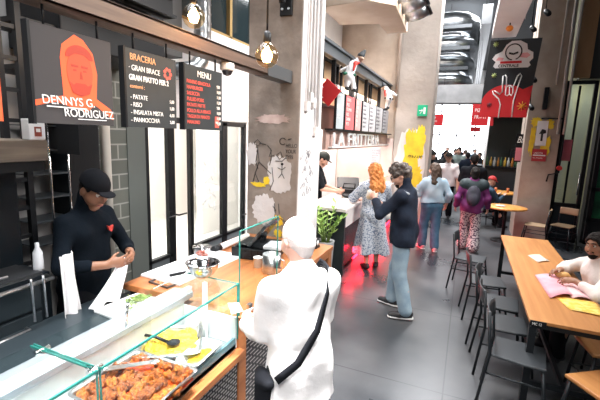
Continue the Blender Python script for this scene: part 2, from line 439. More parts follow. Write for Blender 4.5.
    if hr:
        k = hr['kind']; t = hr.get('t', .012); ps = []
        if k in ('short', 'curly', 'cap', 'bald', 'long', 'bun'):
            ps = [ell(H(0, -.012, .03), np.array((.076, .096, .094)) + t, .02, Rh)]
            if k in ('short', 'curly'): ps += [cap(H(0, -.075, -.02), H(0, -.07, -.05), .05 + t*.4, .04 + t*.4, .03)]
            if k == 'curly':
                rs = np.random.RandomState(2)
                for i in range(70):
                    v = nz(rs.normal(size=3)); v[2] = abs(v[2]) - .25; v = nz(v)
                    ps += [ell(H(v[0]*.092, -.015 + v[1]*.11, .04 + v[2]*.11), np.array((.023,)*3)*rs.uniform(.7, 1.3), .004)]
            if k in ('long', 'bun'): ps += [cap(H(0, -.06, .0), H(0, -.075, -.07), .08, .07, .03)]
            if k == 'long':
                ln = hr.get('len', .28)
                for sx in (-1, 0, 1): ps += [cap(H(sx*.055, -.05, -.02), H(sx*.075, -.085, -ln*.75), .06, .055, .03), cap(H(sx*.075, -.085, -ln*.75), H(sx*.06, -.1, -ln), .055, .03, .03)]
            if k == 'bun': ps += [ell(H(0, -.12, .03), (.04, .04, .04), .02)]
            if hr.get('tail'): ps += [cap(H(0, -.1, .02), H(0, -.13, -.1), .035, .045, .03), cap(H(0, -.13, -.1), H(0, -.12, -.24), .045, .02, .03)]
            # free the face, the ears and everything under the hairline
            ps += [dict(ell(H(0, .115, -.04), (.082, .09, .122), .012, Rh), op='sub')]
            if k in ('short', 'bald', 'curly'): ps += [ell(H(.085, .02, -.05), (.03, .05, .06), .01, Rh, 'sub'), ell(H(-.085, .02, -.05), (.03, .05, .06), .01, Rh, 'sub')]
            if k == 'cap': ps = [ell(H(0, -.012, .04), np.array((.077, .1, .096)) + t, .02, Rh), plane(tuple(-Rh[:, 2]), -float(Rh[:, 2] @ H(0, 0, .035)))]
            blob('cap' if k == 'cap' else 'hair', sc(ps), hr['mat'], root, min(vox, .01), wob=hr.get('wob', .0), wfreq=(60, 60, 60))
            if k == 'cap' and hr.get('brim', 1):
                sgn = hr.get('dir', 1)
                ps = [ell(H(0, sgn*.11, .045), (.062, .05, .011), .01, Rh), dict(ell(H(0, 0, .02), (.07, .088, .1), .004, Rh), op='sub')]
                blob('cap_brim', sc(ps), hr.get('brim_mat', hr['mat']), root, .007)
                if hr.get('under'):
                    ps = [ell(H(0, -.012, .02), np.array((.078, .098, .09)), .02, Rh), cap(H(0, -.07, -.02), H(0, -.065, -.05), .045, .04, .02), dict(ell(H(0, .1, -.03), (.085, .1, .12), .01, Rh), op='sub')]
                    blob('hair', sc(ps), hr['under'], root, .009)
    if c.get('beard'):
        ps = [cap(H(0, .02, -.045), H(0, .06, -.088), .058, .037, .03), cap(H(-.028, .083, -.047), H(.028, .083, -.047), .011, .011, .01), dict(ell(H(0, .09, .01), (.09, .075, .052), .01, Rh), op='sub'), dict(ell(H(0, .1, -.06), (.021, .03, .008), .006, Rh), op='sub'), plane(tuple(-Rh[:, 1]), -float(Rh[:, 1] @ H(0, .0, 0)))]
        blob('beard', sc(ps), c['beard'], root, .007)
    if c.get('face'):
        for sx in (-1, 1):
            e = MB().sphere(tuple(H(sx*.03, .072, .011)*s), .0125*s, 12).build('eye', mat('eye_white', (.75, .73, .7), .2), root)
            MB().sphere(tuple(H(sx*.03 + c.get('gx', 0), .0805, .011 + c.get('gz', 0))*s), .0062*s, 10).build('iris', mat('iris', (.02, .012, .008), .1), e)
            bp = [H(sx*.012, .093, .033)*s, H(sx*.03, .09, .04)*s, H(sx*.05, .076, .034)*s]
            MB().tube([tuple(p) for p in bp], .0048*s, 6).build('eyebrow', c.get('brow', mat('brow', (.02, .014, .01), .8)), root)
        MB().tube([tuple(H(x, y, -.061)*s) for x, y in ((-.024, .088), (-.01, .098), (.01, .098), (.024, .088))], .005*s, 6).build('lips', mat('lips', (.33, .11, .09), .5), root)
    if c.get('glasses'):
        g = MB()
        for sx in (-1, 1):
            g.tube([tuple(H(sx*.031 + .023*math.cos(a), .105, .01 + .019*math.sin(a))*s) for a in np.linspace(0, 2*PI, 15)], .0028*s, 6)
            g.tube([tuple(H(sx*.054, .103, .014)*s), tuple(H(sx*.078, .03, .016)*s), tuple(H(sx*.084, -.02, .0)*s)], .0025*s, 6)
        g.tube([tuple(H(-.009, .107, .012)*s), tuple(H(.009, .107, .012)*s)], .0025*s, 6)
        g.build('glasses', c['glasses'], root)
    root_info = dict(root=root, J=J, H=H, s=s, up=up, sh=sh, P0=P0)
    return root_info
# ------------------------------------------------------------------ palette
black = mat('black_metal', (.008, .009, .011), .45, spec=.25)
dark = mat('dark_panel', (.008, .013, .017), .35, col2=(.014, .021, .026), scale=2, spec=.25)
steel = mat('brushed_steel', (.62, .63, .65), .28, 1., col2=(.5, .51, .53), scale=3, stretch=(1, 30, 30))
chrome = mat('chrome', (.8, .81, .83), .12, 1.)
galv = mat('galvanised_steel', (.5, .53, .56), .32, 1., col2=(.72, .75, .78), scale=9, lo=.35, hi=.7)
white = mat('white_paint', (.82, .82, .82), .5, col2=(.74, .74, .75), scale=2)
gloss_white = mat('white_enamel', (.85, .86, .87), .25)
plaster = mat('plaster', (.74, .7, .66), .8, col2=(.6, .56, .53), scale=1.2, bump=.15, bscale=30)
conc = mat('raw_concrete', (.17, .14, .12), .85, col2=(.36, .31, .27), scale=3.2, lo=.3, hi=.72, bump=.5, bscale=12, detail=8)
conc_l = mat('pale_concrete', (.36, .31, .27), .85, col2=(.5, .44, .39), scale=1.6, lo=.3, hi=.7, bump=.5, bscale=9, detail=8)
conc_w = mat('white_and_lit_concrete', (.6, .58, .58), .8, col2=(.74, .72, .72), scale=2.5, bump=.3, bscale=14, detail=8)  # white paint patches, conduits, and the pillar side with hall light painted in
rough_wall = mat('scraped_wall', (.5, .39, .3), .9, col2=(.68, .57, .47), scale=1.8, lo=.3, hi=.7, bump=.9, bscale=7, detail=9)
wood = mat('oiled_oak', (.27, .085, .025), .35, col2=(.4, .15, .05), scale=2.2, stretch=(9, .8, 9), lo=.3, hi=.7, bump=.05, bscale=30)
wood_t = mat('table_oak', (.4, .16, .045), .45, col2=(.52, .24, .08), scale=2.0, stretch=(10, .7, 10), lo=.3, hi=.7, bump=.04, bscale=30)
wood_b = mat('beam_wood', (.1, .062, .045), .5, col2=(.17, .11, .08), scale=2.5, stretch=(14, .7, 14), lo=.3, hi=.7)
ply = mat('plywood', (.36, .24, .14), .6, col2=(.46, .32, .2), scale=2, stretch=(1, 8, 8))
red = mat('red_board', (.52, .012, .018), .5)
red_b = mat('red_banner', (.62, .02, .025), .6)
teal_glass = glass_mat('clear_glass', (.95, .985, .975), .08)
win_glass = glass_mat('door_glass', (.93, .95, .95), .12, .03)
edge = mat('glass_edge', (.03, .2, .17), .15)
chalk = mat('chalk_white', (.85, .85, .82), .8)
chalk_r = mat('chalk_red', (.75, .12, .09), .8)
chalk_o = mat('chalk_orange', (.85, .42, .2), .8)
slate = mat('slate_board', (.018, .024, .028), .6, col2=(.026, .032, .037), scale=4)
orange = mat('orange_print', (.9, .12, .035), .6)
yellow = mat('yellow_paint', (.85, .62, .03), .7, col2=(.75, .5, .03), scale=6)
ink = mat('black_ink', (.012, .012, .014), .7)

# ------------------------------------------------------------------ floor, ceiling, walls
def floor_mat():
    m = mat('polished_concrete_floor', (.022, .026, .031), .24, col2=(.11, .112, .118), scale=.8, lo=.32, hi=.7, bump=.03, bscale=3, detail=7, rough2=.45, spec=.3)
    nt = m.node_tree; b = nt.nodes['Principled BSDF']
    tc = nt.nodes.new('ShaderNodeTexCoord'); t = nt.nodes.new('ShaderNodeTexBrick'); t.offset = 0
    t.inputs['Scale'].default_value = 1; t.inputs['Brick Width'].default_value = 1.6; t.inputs['Row Height'].default_value = 1.6; t.inputs['Mortar Size'].default_value = .006
    t.inputs['Color1'].default_value = t.inputs['Color2'].default_value = (1, 1, 1, 1); t.inputs['Mortar'].default_value = (.45, .45, .47, 1)
    nt.links.new(tc.outputs['Object'], t.inputs['Vector'])
    mx = nt.nodes.new('ShaderNodeMix'); mx.data_type = 'RGBA'; mx.blend_type = 'MULTIPLY'; mx.inputs[0].default_value = 1
    src = b.inputs['Base Color'].links[0].from_socket
    nt.links.new(src, mx.inputs[6]); nt.links.new(t.outputs['Color'], mx.inputs[7]); nt.links.new(mx.outputs[2], b.inputs['Base Color'])
    return m
struct('floor', MB().box(-7.5, 7, -2.5, 34, -.1, 0), floor_mat())
struct('ceiling', MB().box(-7.5, 7, -2.5, 34, 6.4, 6.5), mat('ceiling_dark', (.05, .052, .055), .8))
tile = brick_mat('green_grey_tile', (.105, .115, .105), (.13, .14, .125), (.3, .31, .29), .3, .15, .008, .3, 'x')
dtile = brick_mat('black_tile', (.008, .012, .016), (.012, .016, .02), (.12, .14, .15), .2, .1, .004, .2, 'x', offset=.5)
# left side: kitchen back wall along the hall, with glazed doors into a bright room
w = MB(); w.box(-3.34, -3.2, -2.5, 2.3, 0, 6.4)
struct('wall_left', w, mat('kitchen_grey_wall', (.34, .33, .33), .8, col2=(.42, .41, .4), scale=2))
struct('wall_left_tiled', MB().box(-3.34, -3.2, 2.3, 2.96, 0, 3.4), tile)
struct('wall_left_panel', MB().box(-3.34, -3.19, 2.96, 3.2, 0, 2.95), mat('grey_green_panel', (.1, .115, .11), .5))
w = MB(); w.box(-3.34, -3.2, 2.96, 9.9, 2.27, 3.4); w.box(-3.34, -3.2, 5.3, 9.9, 0, 2.27); w.box(-3.34, -3.2, 2.3, 9.9, 4.7, 6.4); w.box(-3.34, -3.2, 5.6, 9.9, 3.4, 4.7); w.box(-3.34, -3.2, 2.3, 3.1, 3.4, 4.7)
struct('wall_left_plaster', w, white)
# upper interior window
w = MB()
for y in (3.1, 3.62, 4.2, 4.86, 5.55): w.box(-3.32, -3.22, y, y + .06, 3.4, 4.7)
w.box(-3.32, -3.22, 3.1, 5.6, 3.4, 3.44); w.box(-3.32, -3.22, 3.1, 5.6, 4.4, 4.46)
o = struct('window_1', w, mat('ochre_frame', (.36, .24, .09), .5))
MB().box(-3.29, -3.28, 3.1, 5.6, 3.44, 4.7).build('window_pane', mat('dark_window', (.018, .03, .035), .08), o)
# bright room behind
w = MB(); w.box(-6.6, -6.5, 2.3, 9.9, 0, 3.3); w.box(-6.5, -3.34, 2.2, 2.3, 0, 3.3); w.box(-6.5, -3.34, 9.8, 9.9, 0, 3.3); w.box(-6.6, -3.34, 2.2, 9.9, 3.3, 3.36)
w.box(-5.0, -4.86, 6.35, 9.8, 0, 3.3)
struct('wall_backroom', w, mat('warm_white_wall', (.8, .77, .73), .7))
struct('floor_backroom', MB().box(-6.5, -3.3, 2.3, 9.8, 0, .012), mat('pale_floor', (.7, .68, .65), .5))
# doors along the wall: black steel frames, glass, kick panels
bluegrey = mat('door_grey', (.12, .14, .155), .4)
def glazed(n, y0, y1, label, kick=.62, handle=None, paint=False):
    f = MB(); x0, x1 = -3.26, -3.2
    for y in (y0, y1 - .06): f.box(x0, x1, y, y + .06, 0, 2.24)
    f.box(x0, x1, y0, y1, 2.19, 2.26); f.box(x0, x1, y0, y1, 0, .07); f.box(x0, x1, y0, y1, kick - .04, kick)
    o = struct('door_%d' % n, f, black, .004, label)
    MB().box(-3.235, -3.225, y0 + .05, y1 - .05, kick, 2.2).build('pane', win_glass, o)
    MB().box(-3.245, -3.215, y0 + .05, y1 - .05, .06, kick - .03).build('kick_panel', bluegrey, o)
    if handle:
        hy, hz, sg = handle
        h = MB(); h.tube([(-3.2, hy, hz), (-3.13, hy, hz)], .011); h.tube([(-3.13, hy - .005*sg, hz), (-3.13, hy + .13*sg, hz)], .011)
        h.box(-3.2, -3.19, hy - .02, hy + .02, hz - .07, hz + .05); h.build('handle', black, o)
    if paint:
        w_ = MB(); rs = random.Random(4)
        for i in range(26):
            y = rs.uniform(y0 + .12, y1 - .2); z = rs.uniform(1.0, 2.1)
            pts = [(-3.219, y + .05*math.cos(a*1.7 + i) + a*.02, z + .04*math.sin(a*2.3 + i*2)) for a in np.linspace(0, 2.6, 9)]
            w_.tube([tuple(map(float, p)) for p in pts], .004, 5)
        w_.build('chalk_writing', mat('faint_marker', (.62, .62, .64), .7), o)
    return o
glazed(1, 3.2, 3.62, 'black framed glass door leaf beside grey green panel', handle=(3.57, 1.1, -1))
glazed(2, 3.95, 4.72, 'black framed glass door with faint writing left of pillar', handle=None, paint=True)
glazed(3, 4.72, 5.28, 'narrow black framed glass door touching the pillar', handle=(5.2, .84, -1))
# leaf standing open next to door 1
o = struct('door_4', MB().box(-3.26, -3.2, 3.62, 3.67, 0, 2.24).box(-3.26, -3.2, 3.62, 3.95, 2.19, 2.26), black, .004, 'open door gap between the two glazed leaves')
h = MB(); h.tube([(-3.2, 3.645, 1.1), (-3.13, 3.645, 1.1)], .011); h.tube([(-3.13, 3.64, 1.1), (-3.13, 3.78, 1.1)], .011); h.build('handle', black, o)

# end wall of the second stall, far walls
struct('wall_stall', MB().box(-7.5, -1.72, 10.0, 10.3, 0, 6.4), rough_wall)
struct('wall_stall_lining', MB().box(-3.2, -1.74, 9.95, 9.998, 0, 2.1), mat('stall_pink_white', (.74, .56, .5), .5, col2=(.8, .66, .61), scale=2))
w = MB(); w.box(1.98, 7, 9.9, 10.1, 0, 6.4)
# right facade: recessed glass door bay
w = MB(); w.box(2.42, 7, 9.95, 10.2, 0, 6.4); w.box(1.98, 2.42, 9.95, 10.2, 3.45, 6.4)
struct('wall_right', w, mat('dark_facade', (.03, .033, .035), .6))
struct('trim_1', MB().box(1.86, 2.14, 9.86, 9.95, 3.46, 6.4), mat('ochre_pier', (.34, .2, .1), .7, col2=(.42, .27, .15), scale=3, stretch=(1, 1, .3)))
f = MB()
for x in (1.76, 2.24): f.box(x, x + .07, 9.82, 9.9, 0, 3.4)
for z in (0, .78, 3.33): f.box(1.76, 2.31, 9.82, 9.9, z, z + .07)
f.box(1.98, 2.02, 9.84, 9.88, .8, 3.3)
o = struct('door_5', f, black, .006, 'tall black framed glass door right of graffiti pillar')
MB().box(1.8, 2.28, 9.855, 9.865, .8, 3.36).build('pane', win_glass, o)
MB().box(1.8, 2.28, 9.84, 9.88, .05, .8).build('kick_panel', dark, o)
MB().tube([(2.2, 9.8, 1.05), (2.2, 9.76, 1.05), (2.2, 9.76, 1.5), (2.2, 9.8, 1.5)], .014).build('handle', chrome, o)
w = MB(); w.box(1.7, 3.4, 11.6, 11.7, 0, 6.4)
struct('wall_behind_door', w, mat('yellow_green_wall', (.4, .42, .32), .7, col2=(.55, .52, .3), scale=1.1, stretch=(3, 1, .4)))
f = MB()
for x in (2.45, 3.2): f.box(x, x + .08, 9.83, 9.91, 0, 3.4)
for z in (0, .5, 1.15, 3.33): f.box(2.45, 3.28, 9.83, 9.91, z, z + .07)
o = struct('door_6', f, black, .006, 'black framed glass door at the right edge of the photo')
MB().box(2.5, 3.22, 9.9, 9.92, .5, 3.36).build('pane', mat('green_poster_glass', (.02, .18, .07), .15, col2=(.012, .06, .03), scale=2), o)
# hall beyond
struct('wall_rear', MB().box(-7.5, -2.9, 27, 27.2, 0, 6.4).box(1.4, 7, 27, 27.2, 0, 6.4).box(-2.9, 1.4, 27, 27.2, 4.4, 6.4), white)
struct('wall_far_left', MB().box(-3.1, -2.95, 13.2, 27, 0, 6.4), plaster)
struct('wall_far_right', MB().box(2.0, 2.15, 14.5, 27, 0, 6.4), mat('dark_hall_wall', (.07, .072, .075), .7))
f = MB()
for x in (-2.9, -1.85, -.8, .25, 1.32): f.box(x, x + .08, 26.95, 27.05, 0, 4.4)
for z in (0, 2.4, 4.32): f.box(-2.9, 1.4, 26.95, 27.05, z, z + .08)
o = struct('window_2', f, mat('grey_frame', (.4, .41, .42), .5), 0, 'bright glazed end wall of the hall')
MB().box(-2.9, 1.4, 27.08, 27.1, 0, 4.4).build('daylight_pane', mat('daylight', (.9, .92, .95), .5, emit=(.93, .95, 1.), estr=4.), o)

# ------------------------------------------------------------------ pillars (with paint and writing on them)
p1 = struct('concrete_pillar', MB().box(-2.23, -1.62, 3.72, 4.34, 0, 6.4), conc, .01, 'raw concrete pillar behind the wooden counter')
MB().box(-1.62, -1.612, 3.725, 4.335, 0, 6.4).build('lit_face', conc_w, p1)  # paler colour paints in the hall light falling on this side
def patch(name, m, parent, fn, cx, cy, rx, ry, seed, jag=.25, n=40, t=.002):
    rs = random.Random(seed); poly = []; dz = seed*.00022; fn0 = fn; fn = lambda u, v, w: fn0(u, v, w + dz)
    for i in range(n):
        a = 2*PI*i/n; q = 1 + rs.uniform(-jag, jag)
        ca, sa = math.cos(a), math.sin(a)
        e = (abs(ca)**3 + abs(sa)**3)**(-1/3)
        poly.append((cx + rx*e*ca*q, cy + ry*e*sa*q))
    return MB().prism(poly, fn, t).build(name, m, parent)
F1 = lambda u, v, w: (u, 3.72 - .0015 - w, v)
patch('paint_patch', conc_w, p1, F1, -1.83, 1.68, .14, .19, 3, .12)
patch('paint_patch', conc_w, p1, F1, -2.02, 1.28, .13, .16, 5, .14)
patch('paint_patch', mat('faded_pink_paint', (.5, .36, .33), .8, col2=(.62, .5, .46), scale=8), p1, F1, -1.93, 2.26, .19, .045, 8, .2)
patch('paint_patch', conc_w, p1, F1, -2.17, 1.88, .06, .12, 9, .2)
patch('paint_patch', yellow, p1, F1, -2.09, 1.55, .08, .025, 11, .25)
patch('paint_patch', yellow, p1, F1, -1.985, 1.6, .038, .042, 12, .2)
patch('paint_patch', yellow, p1, F1, -1.83, 1.17, .05, .06, 13, .2)
patch('paint_patch', yellow, p1, F1, -1.83, 1.03, .05, .04, 14, .2)
g = MB(); f = lambda pts, r=.004: g.tube([(u, 3.712, v) for u, v in pts], r, 5)
f([(-2.15, 2.0), (-2.1, 2.04), (-2.06, 2.0), (-2.1, 1.97), (-2.13, 1.99)]); f([(-2.08, 2.0), (-2.0, 1.99)]); f([(-2.1, 1.96), (-2.08, 1.8), (-2.13, 1.66), (-2.15, 1.58)]); f([(-2.08, 1.8), (-1.98, 1.72), (-1.93, 1.68)]); f([(-2.13, 1.68), (-2.08, 1.58)]); f([(-2.1, 1.93), (-2.12, 1.8), (-2.09, 1.72)])
f([(-1.98, 1.98), (-1.93, 1.93), (-1.96, 1.86), (-1.9, 1.88)]); f([(-1.94, 1.95), (-1.93, 1.85), (-1.95, 1.77)]); f([(-1.92, 1.75), (-1.9, 1.6), (-1.94, 1.5)])
f([(-1.8 + .035*math.cos(a), 2.03 + .035*math.sin(a)) for a in np.linspace(.5, 5.6, 12)]); f([(-1.74, 2.05), (-1.7, 2.06)])
f([(-1.87, 1.88), (-1.82, 1.92), (-1.8, 1.87), (-1.83, 1.84), (-1.87, 1.88)]); f([(-1.88, 1.82), (-1.8, 1.82), (-1.76, 1.86)])
f([(-1.8, 1.77), (-1.8, 1.69)]); f([(-1.8, 1.69), (-1.84, 1.64)]); f([(-1.8, 1.69), (-1.77, 1.64)]); f([(-1.85, 1.75), (-1.8, 1.73), (-1.76, 1.76)]); 
f([(-1.88, 1.36), (-1.87, 1.25)]); f([(-1.83, 1.36), (-1.82, 1.25)]); f([(-1.9, 1.33), (-1.86, 1.28)]); f([(-1.8, 1.2), (-1.72, 1.15), (-1.65, 1.16)])
g.sphere((-1.8, 3.712, 1.79), (.016, .003, .016), 10)
g.build('graffiti_drawing', ink, p1)
for i, (s_, z) in enumerate((('HELLO', 1.97), ('YOUR', 1.91), ('EYES', 1.85))): text('graffiti_writing', s_, .055, ink, p1, (-1.765, 3.714, z), '-y', ext=.0008, squeeze=.8)
g = MB(); rs = random.Random(3)
for i in range(26):
    y = rs.uniform(3.78, 4.1); z = rs.uniform(1.45, 1.95)
    g.tube([(-1.611, y + .03*math.cos(a + i), z + .025*math.sin(a*1.6 + i*3)) for a in np.linspace(0, 3.5, 8)], .0035, 5)
g.build('graffiti_scribble', mat('grey_marker', (.25, .24, .26), .8), p1)
# conduits on the pillar's side face
for i, (y, r, z0) in enumerate(((3.85, .012, 2.45), (3.93, .016, 2.55), (4.02, .016, 2.5), (4.12, .022, 2.2))):
    o = MB().tube([(-1.6 + r, y, 6.35), (-1.6 + r, y, z0)], r, 8).box(-1.612, -1.57, y - .04, y + .04, z0 - .1, z0).build('conduit', conc_w, None)
    tag(o, 'grey conduit running down the pillar side, %s' % ('nearest the front edge', 'second from the front edge', 'third from the front edge', 'thickest one at the back')[i], 'pipe', 'conduits on the pillar')
o = MB(); o.box(-1.86, -1.73, 3.69, 3.72, 3.27, 3.9); o.build('bracket', black, None, .004); b_ = bpy.data.objects['bracket']; b_.name = 'steel_bracket'
tag(b_, 'black bolted steel bracket high on the concrete pillar', 'bracket')
for x, z in ((-1.83, 3.33), (-1.76, 3.33)): MB().tube([(x, 3.69, z), (x, 3.675, z)], .012, 8).build('bolt', steel, b_)

p2 = struct('concrete_pillar.001', MB().box(-1.72, -.86, 9.9, 10.7, 0, 6.4), conc_l, .01, 'pale concrete pillar with green exit sign and yellow paint')
F2 = lambda u, v, w: (u, 9.9 - .0015 - w, v)
patch('paint_patch', mat('white_drip_paint', (.78, .72, .68), .7, col2=(.66, .6, .56), scale=3, stretch=(3, 1, .5)), p2, F2, -1.3, 1.2, .36, 1.15, 21, .06)
patch('paint_patch', yellow, p2, F2, -1.28, 1.75, .17, .55, 22, .18)
patch('paint_patch', yellow, p2, F2, -1.08, 2.05, .1, .42, 23, .2)
patch('paint_patch', yellow, p2, F2, -1.2, 1.2, .2, .3, 24, .2)
g = MB()
for i in range(7): g.tube([(-1.33 + i*.05 + .02*math.cos(a + i), 9.888, 1.68 + .03*math.sin(a*1.5 + i)) for a in np.linspace(0, 3, 7)], .006, 5)
g.build('graffiti_scribble', ink, p2)
p3 = struct('concrete_pillar.002', MB().box(1.1, 1.74, 9.7, 10.5, 0, 6.4), mat('brown_concrete', (.3, .235, .185), .85, col2=(.46, .39, .33), scale=1.8, lo=.3, hi=.7, bump=.4, bscale=10, detail=8), .01, 'brown concrete pillar with yellow graffiti and posters')
F3 = lambda u, v, w: (u, 9.7 - .0015 - w, v)
patch('paint_patch', yellow, p3, F3, 1.28, 2.55, .1, .09, 31, .2); patch('paint_patch', yellow, p3, F3, 1.52, 2.5, .08, .1, 32, .25); patch('paint_patch', yellow, p3, F3, 1.24, 2.15, .05, .28, 33, .25); patch('paint_patch', yellow, p3, F3, 1.5, 2.05, .08, .2, 34, .25)
for i, (x, r) in enumerate(((1.54, .018), (1.68, .026), (1.79, .026))):
    o = MB().tube([(x, 9.65, 6.3), (x, 9.65, 2.3 if i else 3.3)], r, 8).build('wall_pipe', mat('grey_pipe', (.4, .38, .36), .5), None)
    tag(o, ('thin', 'middle', 'thicker outer')[i] + ' grey pipe running up the brown right pillar', 'pipe', 'pipes on the right pillar')
o = MB().tube([(1.36, 9.68, 2.62), (1.75, 9.66, 2.62), (1.8, 9.66, 2.58), (1.8, 9.66, 1.5), (1.62, 9.66, 1.45), (1.6, 9.66, 1.3)], .016, 8).build('wall_pipe', black, None)
tag(o, 'bent black pipe with a valve on the brown pillar', 'pipe'); MB().tube([(1.8, 9.62, 1.6), (1.8, 9.7, 1.6)], .05, 12).build('valve', mat('valve_red', (.5, .03, .03), .5), o)
# ------------------------------------------------------------------ steel beam, boards, bulbs
b = MB(); b.box(-1.84, -1.72, .2, 3.72, 2.715, 2.735); b.box(-1.84, -1.72, .2, 3.72, 2.625, 2.645); b.box(-1.785, -1.765, .2, 3.72, 2.64, 2.72); b.box(-1.735, -1.72, .2, 3.72, 2.625, 2.735)
beam = thing('menu_beam', 'brown wooden beam carrying the menu boards, fixed to pillar', 'beam', (0, 0, 0))
b.build('rail', wood_b, beam, .004)
m_ = MB(); m_.box(-1.85, -1.71, 3.2, 3.715, 2.62, 2.74); m_.build('steel_end', mat('grey_steel', (.07, .075, .08), .45), beam, .003)
def board(y0, y1, label, face=slate, z0=2.115, z1=2.54, x=-1.75):
    r = thing('menu_board', label, 'sign', (x, y0, z0), 0, 'boards hanging from the beam')
    MB().box(-.02, 0, 0, y1 - y0, 0, z1 - z0).build('panel', face, r, .002)
    e = MB(); e.box(-.035, .004, -.012, .0, -.004, z1 - z0 + .004); e.build('side_rail', black, r)
    for y in (.07, y1 - y0 - .07):
        MB().tube([(-.012, y, z1 - z0), (-.012, y, 2.64 - z0)], .006, 6).build('hanger', black, r)
    return r
r0 = board(.6, 1.0, 'plain orange board cut off by the left photo edge', orange)
r1 = board(1.13, 1.54, 'grey board with orange portrait and handwritten name', mat('portrait_grey', (.04, .037, .04), .65))
L = lambda d: (lambda u, v, w: (d + w, u, v))
hood_ = [(.155, .16), (.17, .09), (.2, .06), (.24, .07), (.29, .14), (.315, .24), (.31, .33), (.275, .385), (.225, .42), (.16, .385), (.135, .28)]
MB().prism([(.135, .13), (.128, .3), (.14, .36), (.205, .415), (.25, .4), (.3, .345), (.32, .25), (.31, .13), (.39, .085), (.405, .06), (.405, .03), (.3, .1), (.25, .06), (.17, .08), (.1, .1), (.002, .075), (.002, .1)], L(.0005), .001).build('portrait_shape', orange, r1)
darkred = mat('portrait_shade', (.42, .04, .02), .6)
MB().prism([(.225 + .068*math.cos(a), .245 + .105*math.sin(a)) for a in np.linspace(0, 2*PI, 28)[:-1]], L(.0018), .001).build('portrait_face', mat('portrait_red', (.72, .08, .03), .6), r1)
pf = MB(); pf.prism([(.225 + .072*math.cos(a), .31 + .06*math.sin(a)) for a in np.linspace(0, PI, 14)] + [(.17, .31), (.2, .33), (.25, .33), (.28, .31)], L(.003), .001)
for u in (.198, .25): pf.prism([(u - .018, .268), (u + .018, .268), (u + .018, .277), (u - .018, .279)], L(.003), .001); pf.prism([(u - .01, .25), (u + .01, .25), (u + .006, .258), (u - .006, .258)], L(.003), .001)
pf.prism([(.222, .215), (.238, .215), (.232, .25), (.226, .25)], L(.003), .001)
pf.prism([(.165, .2), (.18, .15), (.225, .135), (.27, .15), (.288, .2), (.262, .185), (.25, .195), (.2, .195), (.188, .185)], L(.003), .001)
pf.build('portrait_features', darkred, r1)
text('lettering', 'DENNYS G.', .055, chalk, r1, (.005, .03, .088), ext=.0008, squeeze=.95, shear=-.1); text('lettering', 'RODRIGUEZ', .055, chalk, r1, (.005, .13, .036), ext=.0008, squeeze=.9, shear=-.1)
MB().box(.003, .005, .05, .25, .074, .079).box(.003, .005, .2, .36, .024, .028).build('underline', chalk, r1)
r2 = board(1.63, 2.03, 'black menu board headed BRACERIA in white and orange')
text('lettering', 'BRACERIA', .05, chalk_o, r2, (.003, .03, .365), squeeze=.85)
text('lettering', '· GRAN BRACE', .042, chalk, r2, (.003, .02, .31), squeeze=.85); text('lettering', 'GRAN PIATTO PER 2', .042, chalk, r2, (.003, .02, .258), squeeze=.8, bold=.001)
text('lettering', 'contorni :', .03, chalk_o, r2, (.003, .025, .215), squeeze=.9)
for i, (s_, p_) in enumerate((('- PATATE', '5,00'), ('- RISO', '5,00'), ('- INSALATA MISTA', '6,00'), ('- PANNOCCHIA', '5,00'))):
    text('lettering', s_, .036, chalk, r2, (.003, .025, .155 - i*.042), squeeze=.85); text('price', p_, .028, chalk, r2, (.003, .335, .155 - i*.042), squeeze=.85)
fl = MB()
for i in range(7):
    a = i*.9; fl.prism([(.325 + .012*math.cos(a + q) + .026*math.cos(a), .33 + .012*math.sin(a + q) + .028*math.sin(a)) for q in np.linspace(0, 2*PI, 7)[:-1]], L(.0005), .001)
fl.build('flame_drawing', chalk_r, r2)
r3 = board(2.11, 2.537, 'black menu board headed MENU with red lines')
text('lettering', 'MENU', .06, chalk, r3, (.003, .13, .355), squeeze=.95)
for i, s_ in enumerate(('PANINO BRACIOLA', 'HAMBURGER', 'SALSICCIA', 'PULLED PORK', 'PATATE FRITTE', 'POLLO ALLA BRACE', 'TAGLIATA MANZO', 'MAIALINO')):
    text('lettering', s_, .034, chalk_r, r3, (.003, .02, .305 - i*.038), squeeze=.85); text('price', '%d,00' % (9 + i % 4), .03, chalk, r3, (.003, .355, .305 - i*.038), squeeze=.75)
MB().prism([(.335, .02), (.385, .02), (.385, .1), (.335, .1)], L(.0005), .0015).build('red_sticker', chalk_r, r3)
text('lettering', 'BIO', .02, chalk, r3, (.004, .34, .05))

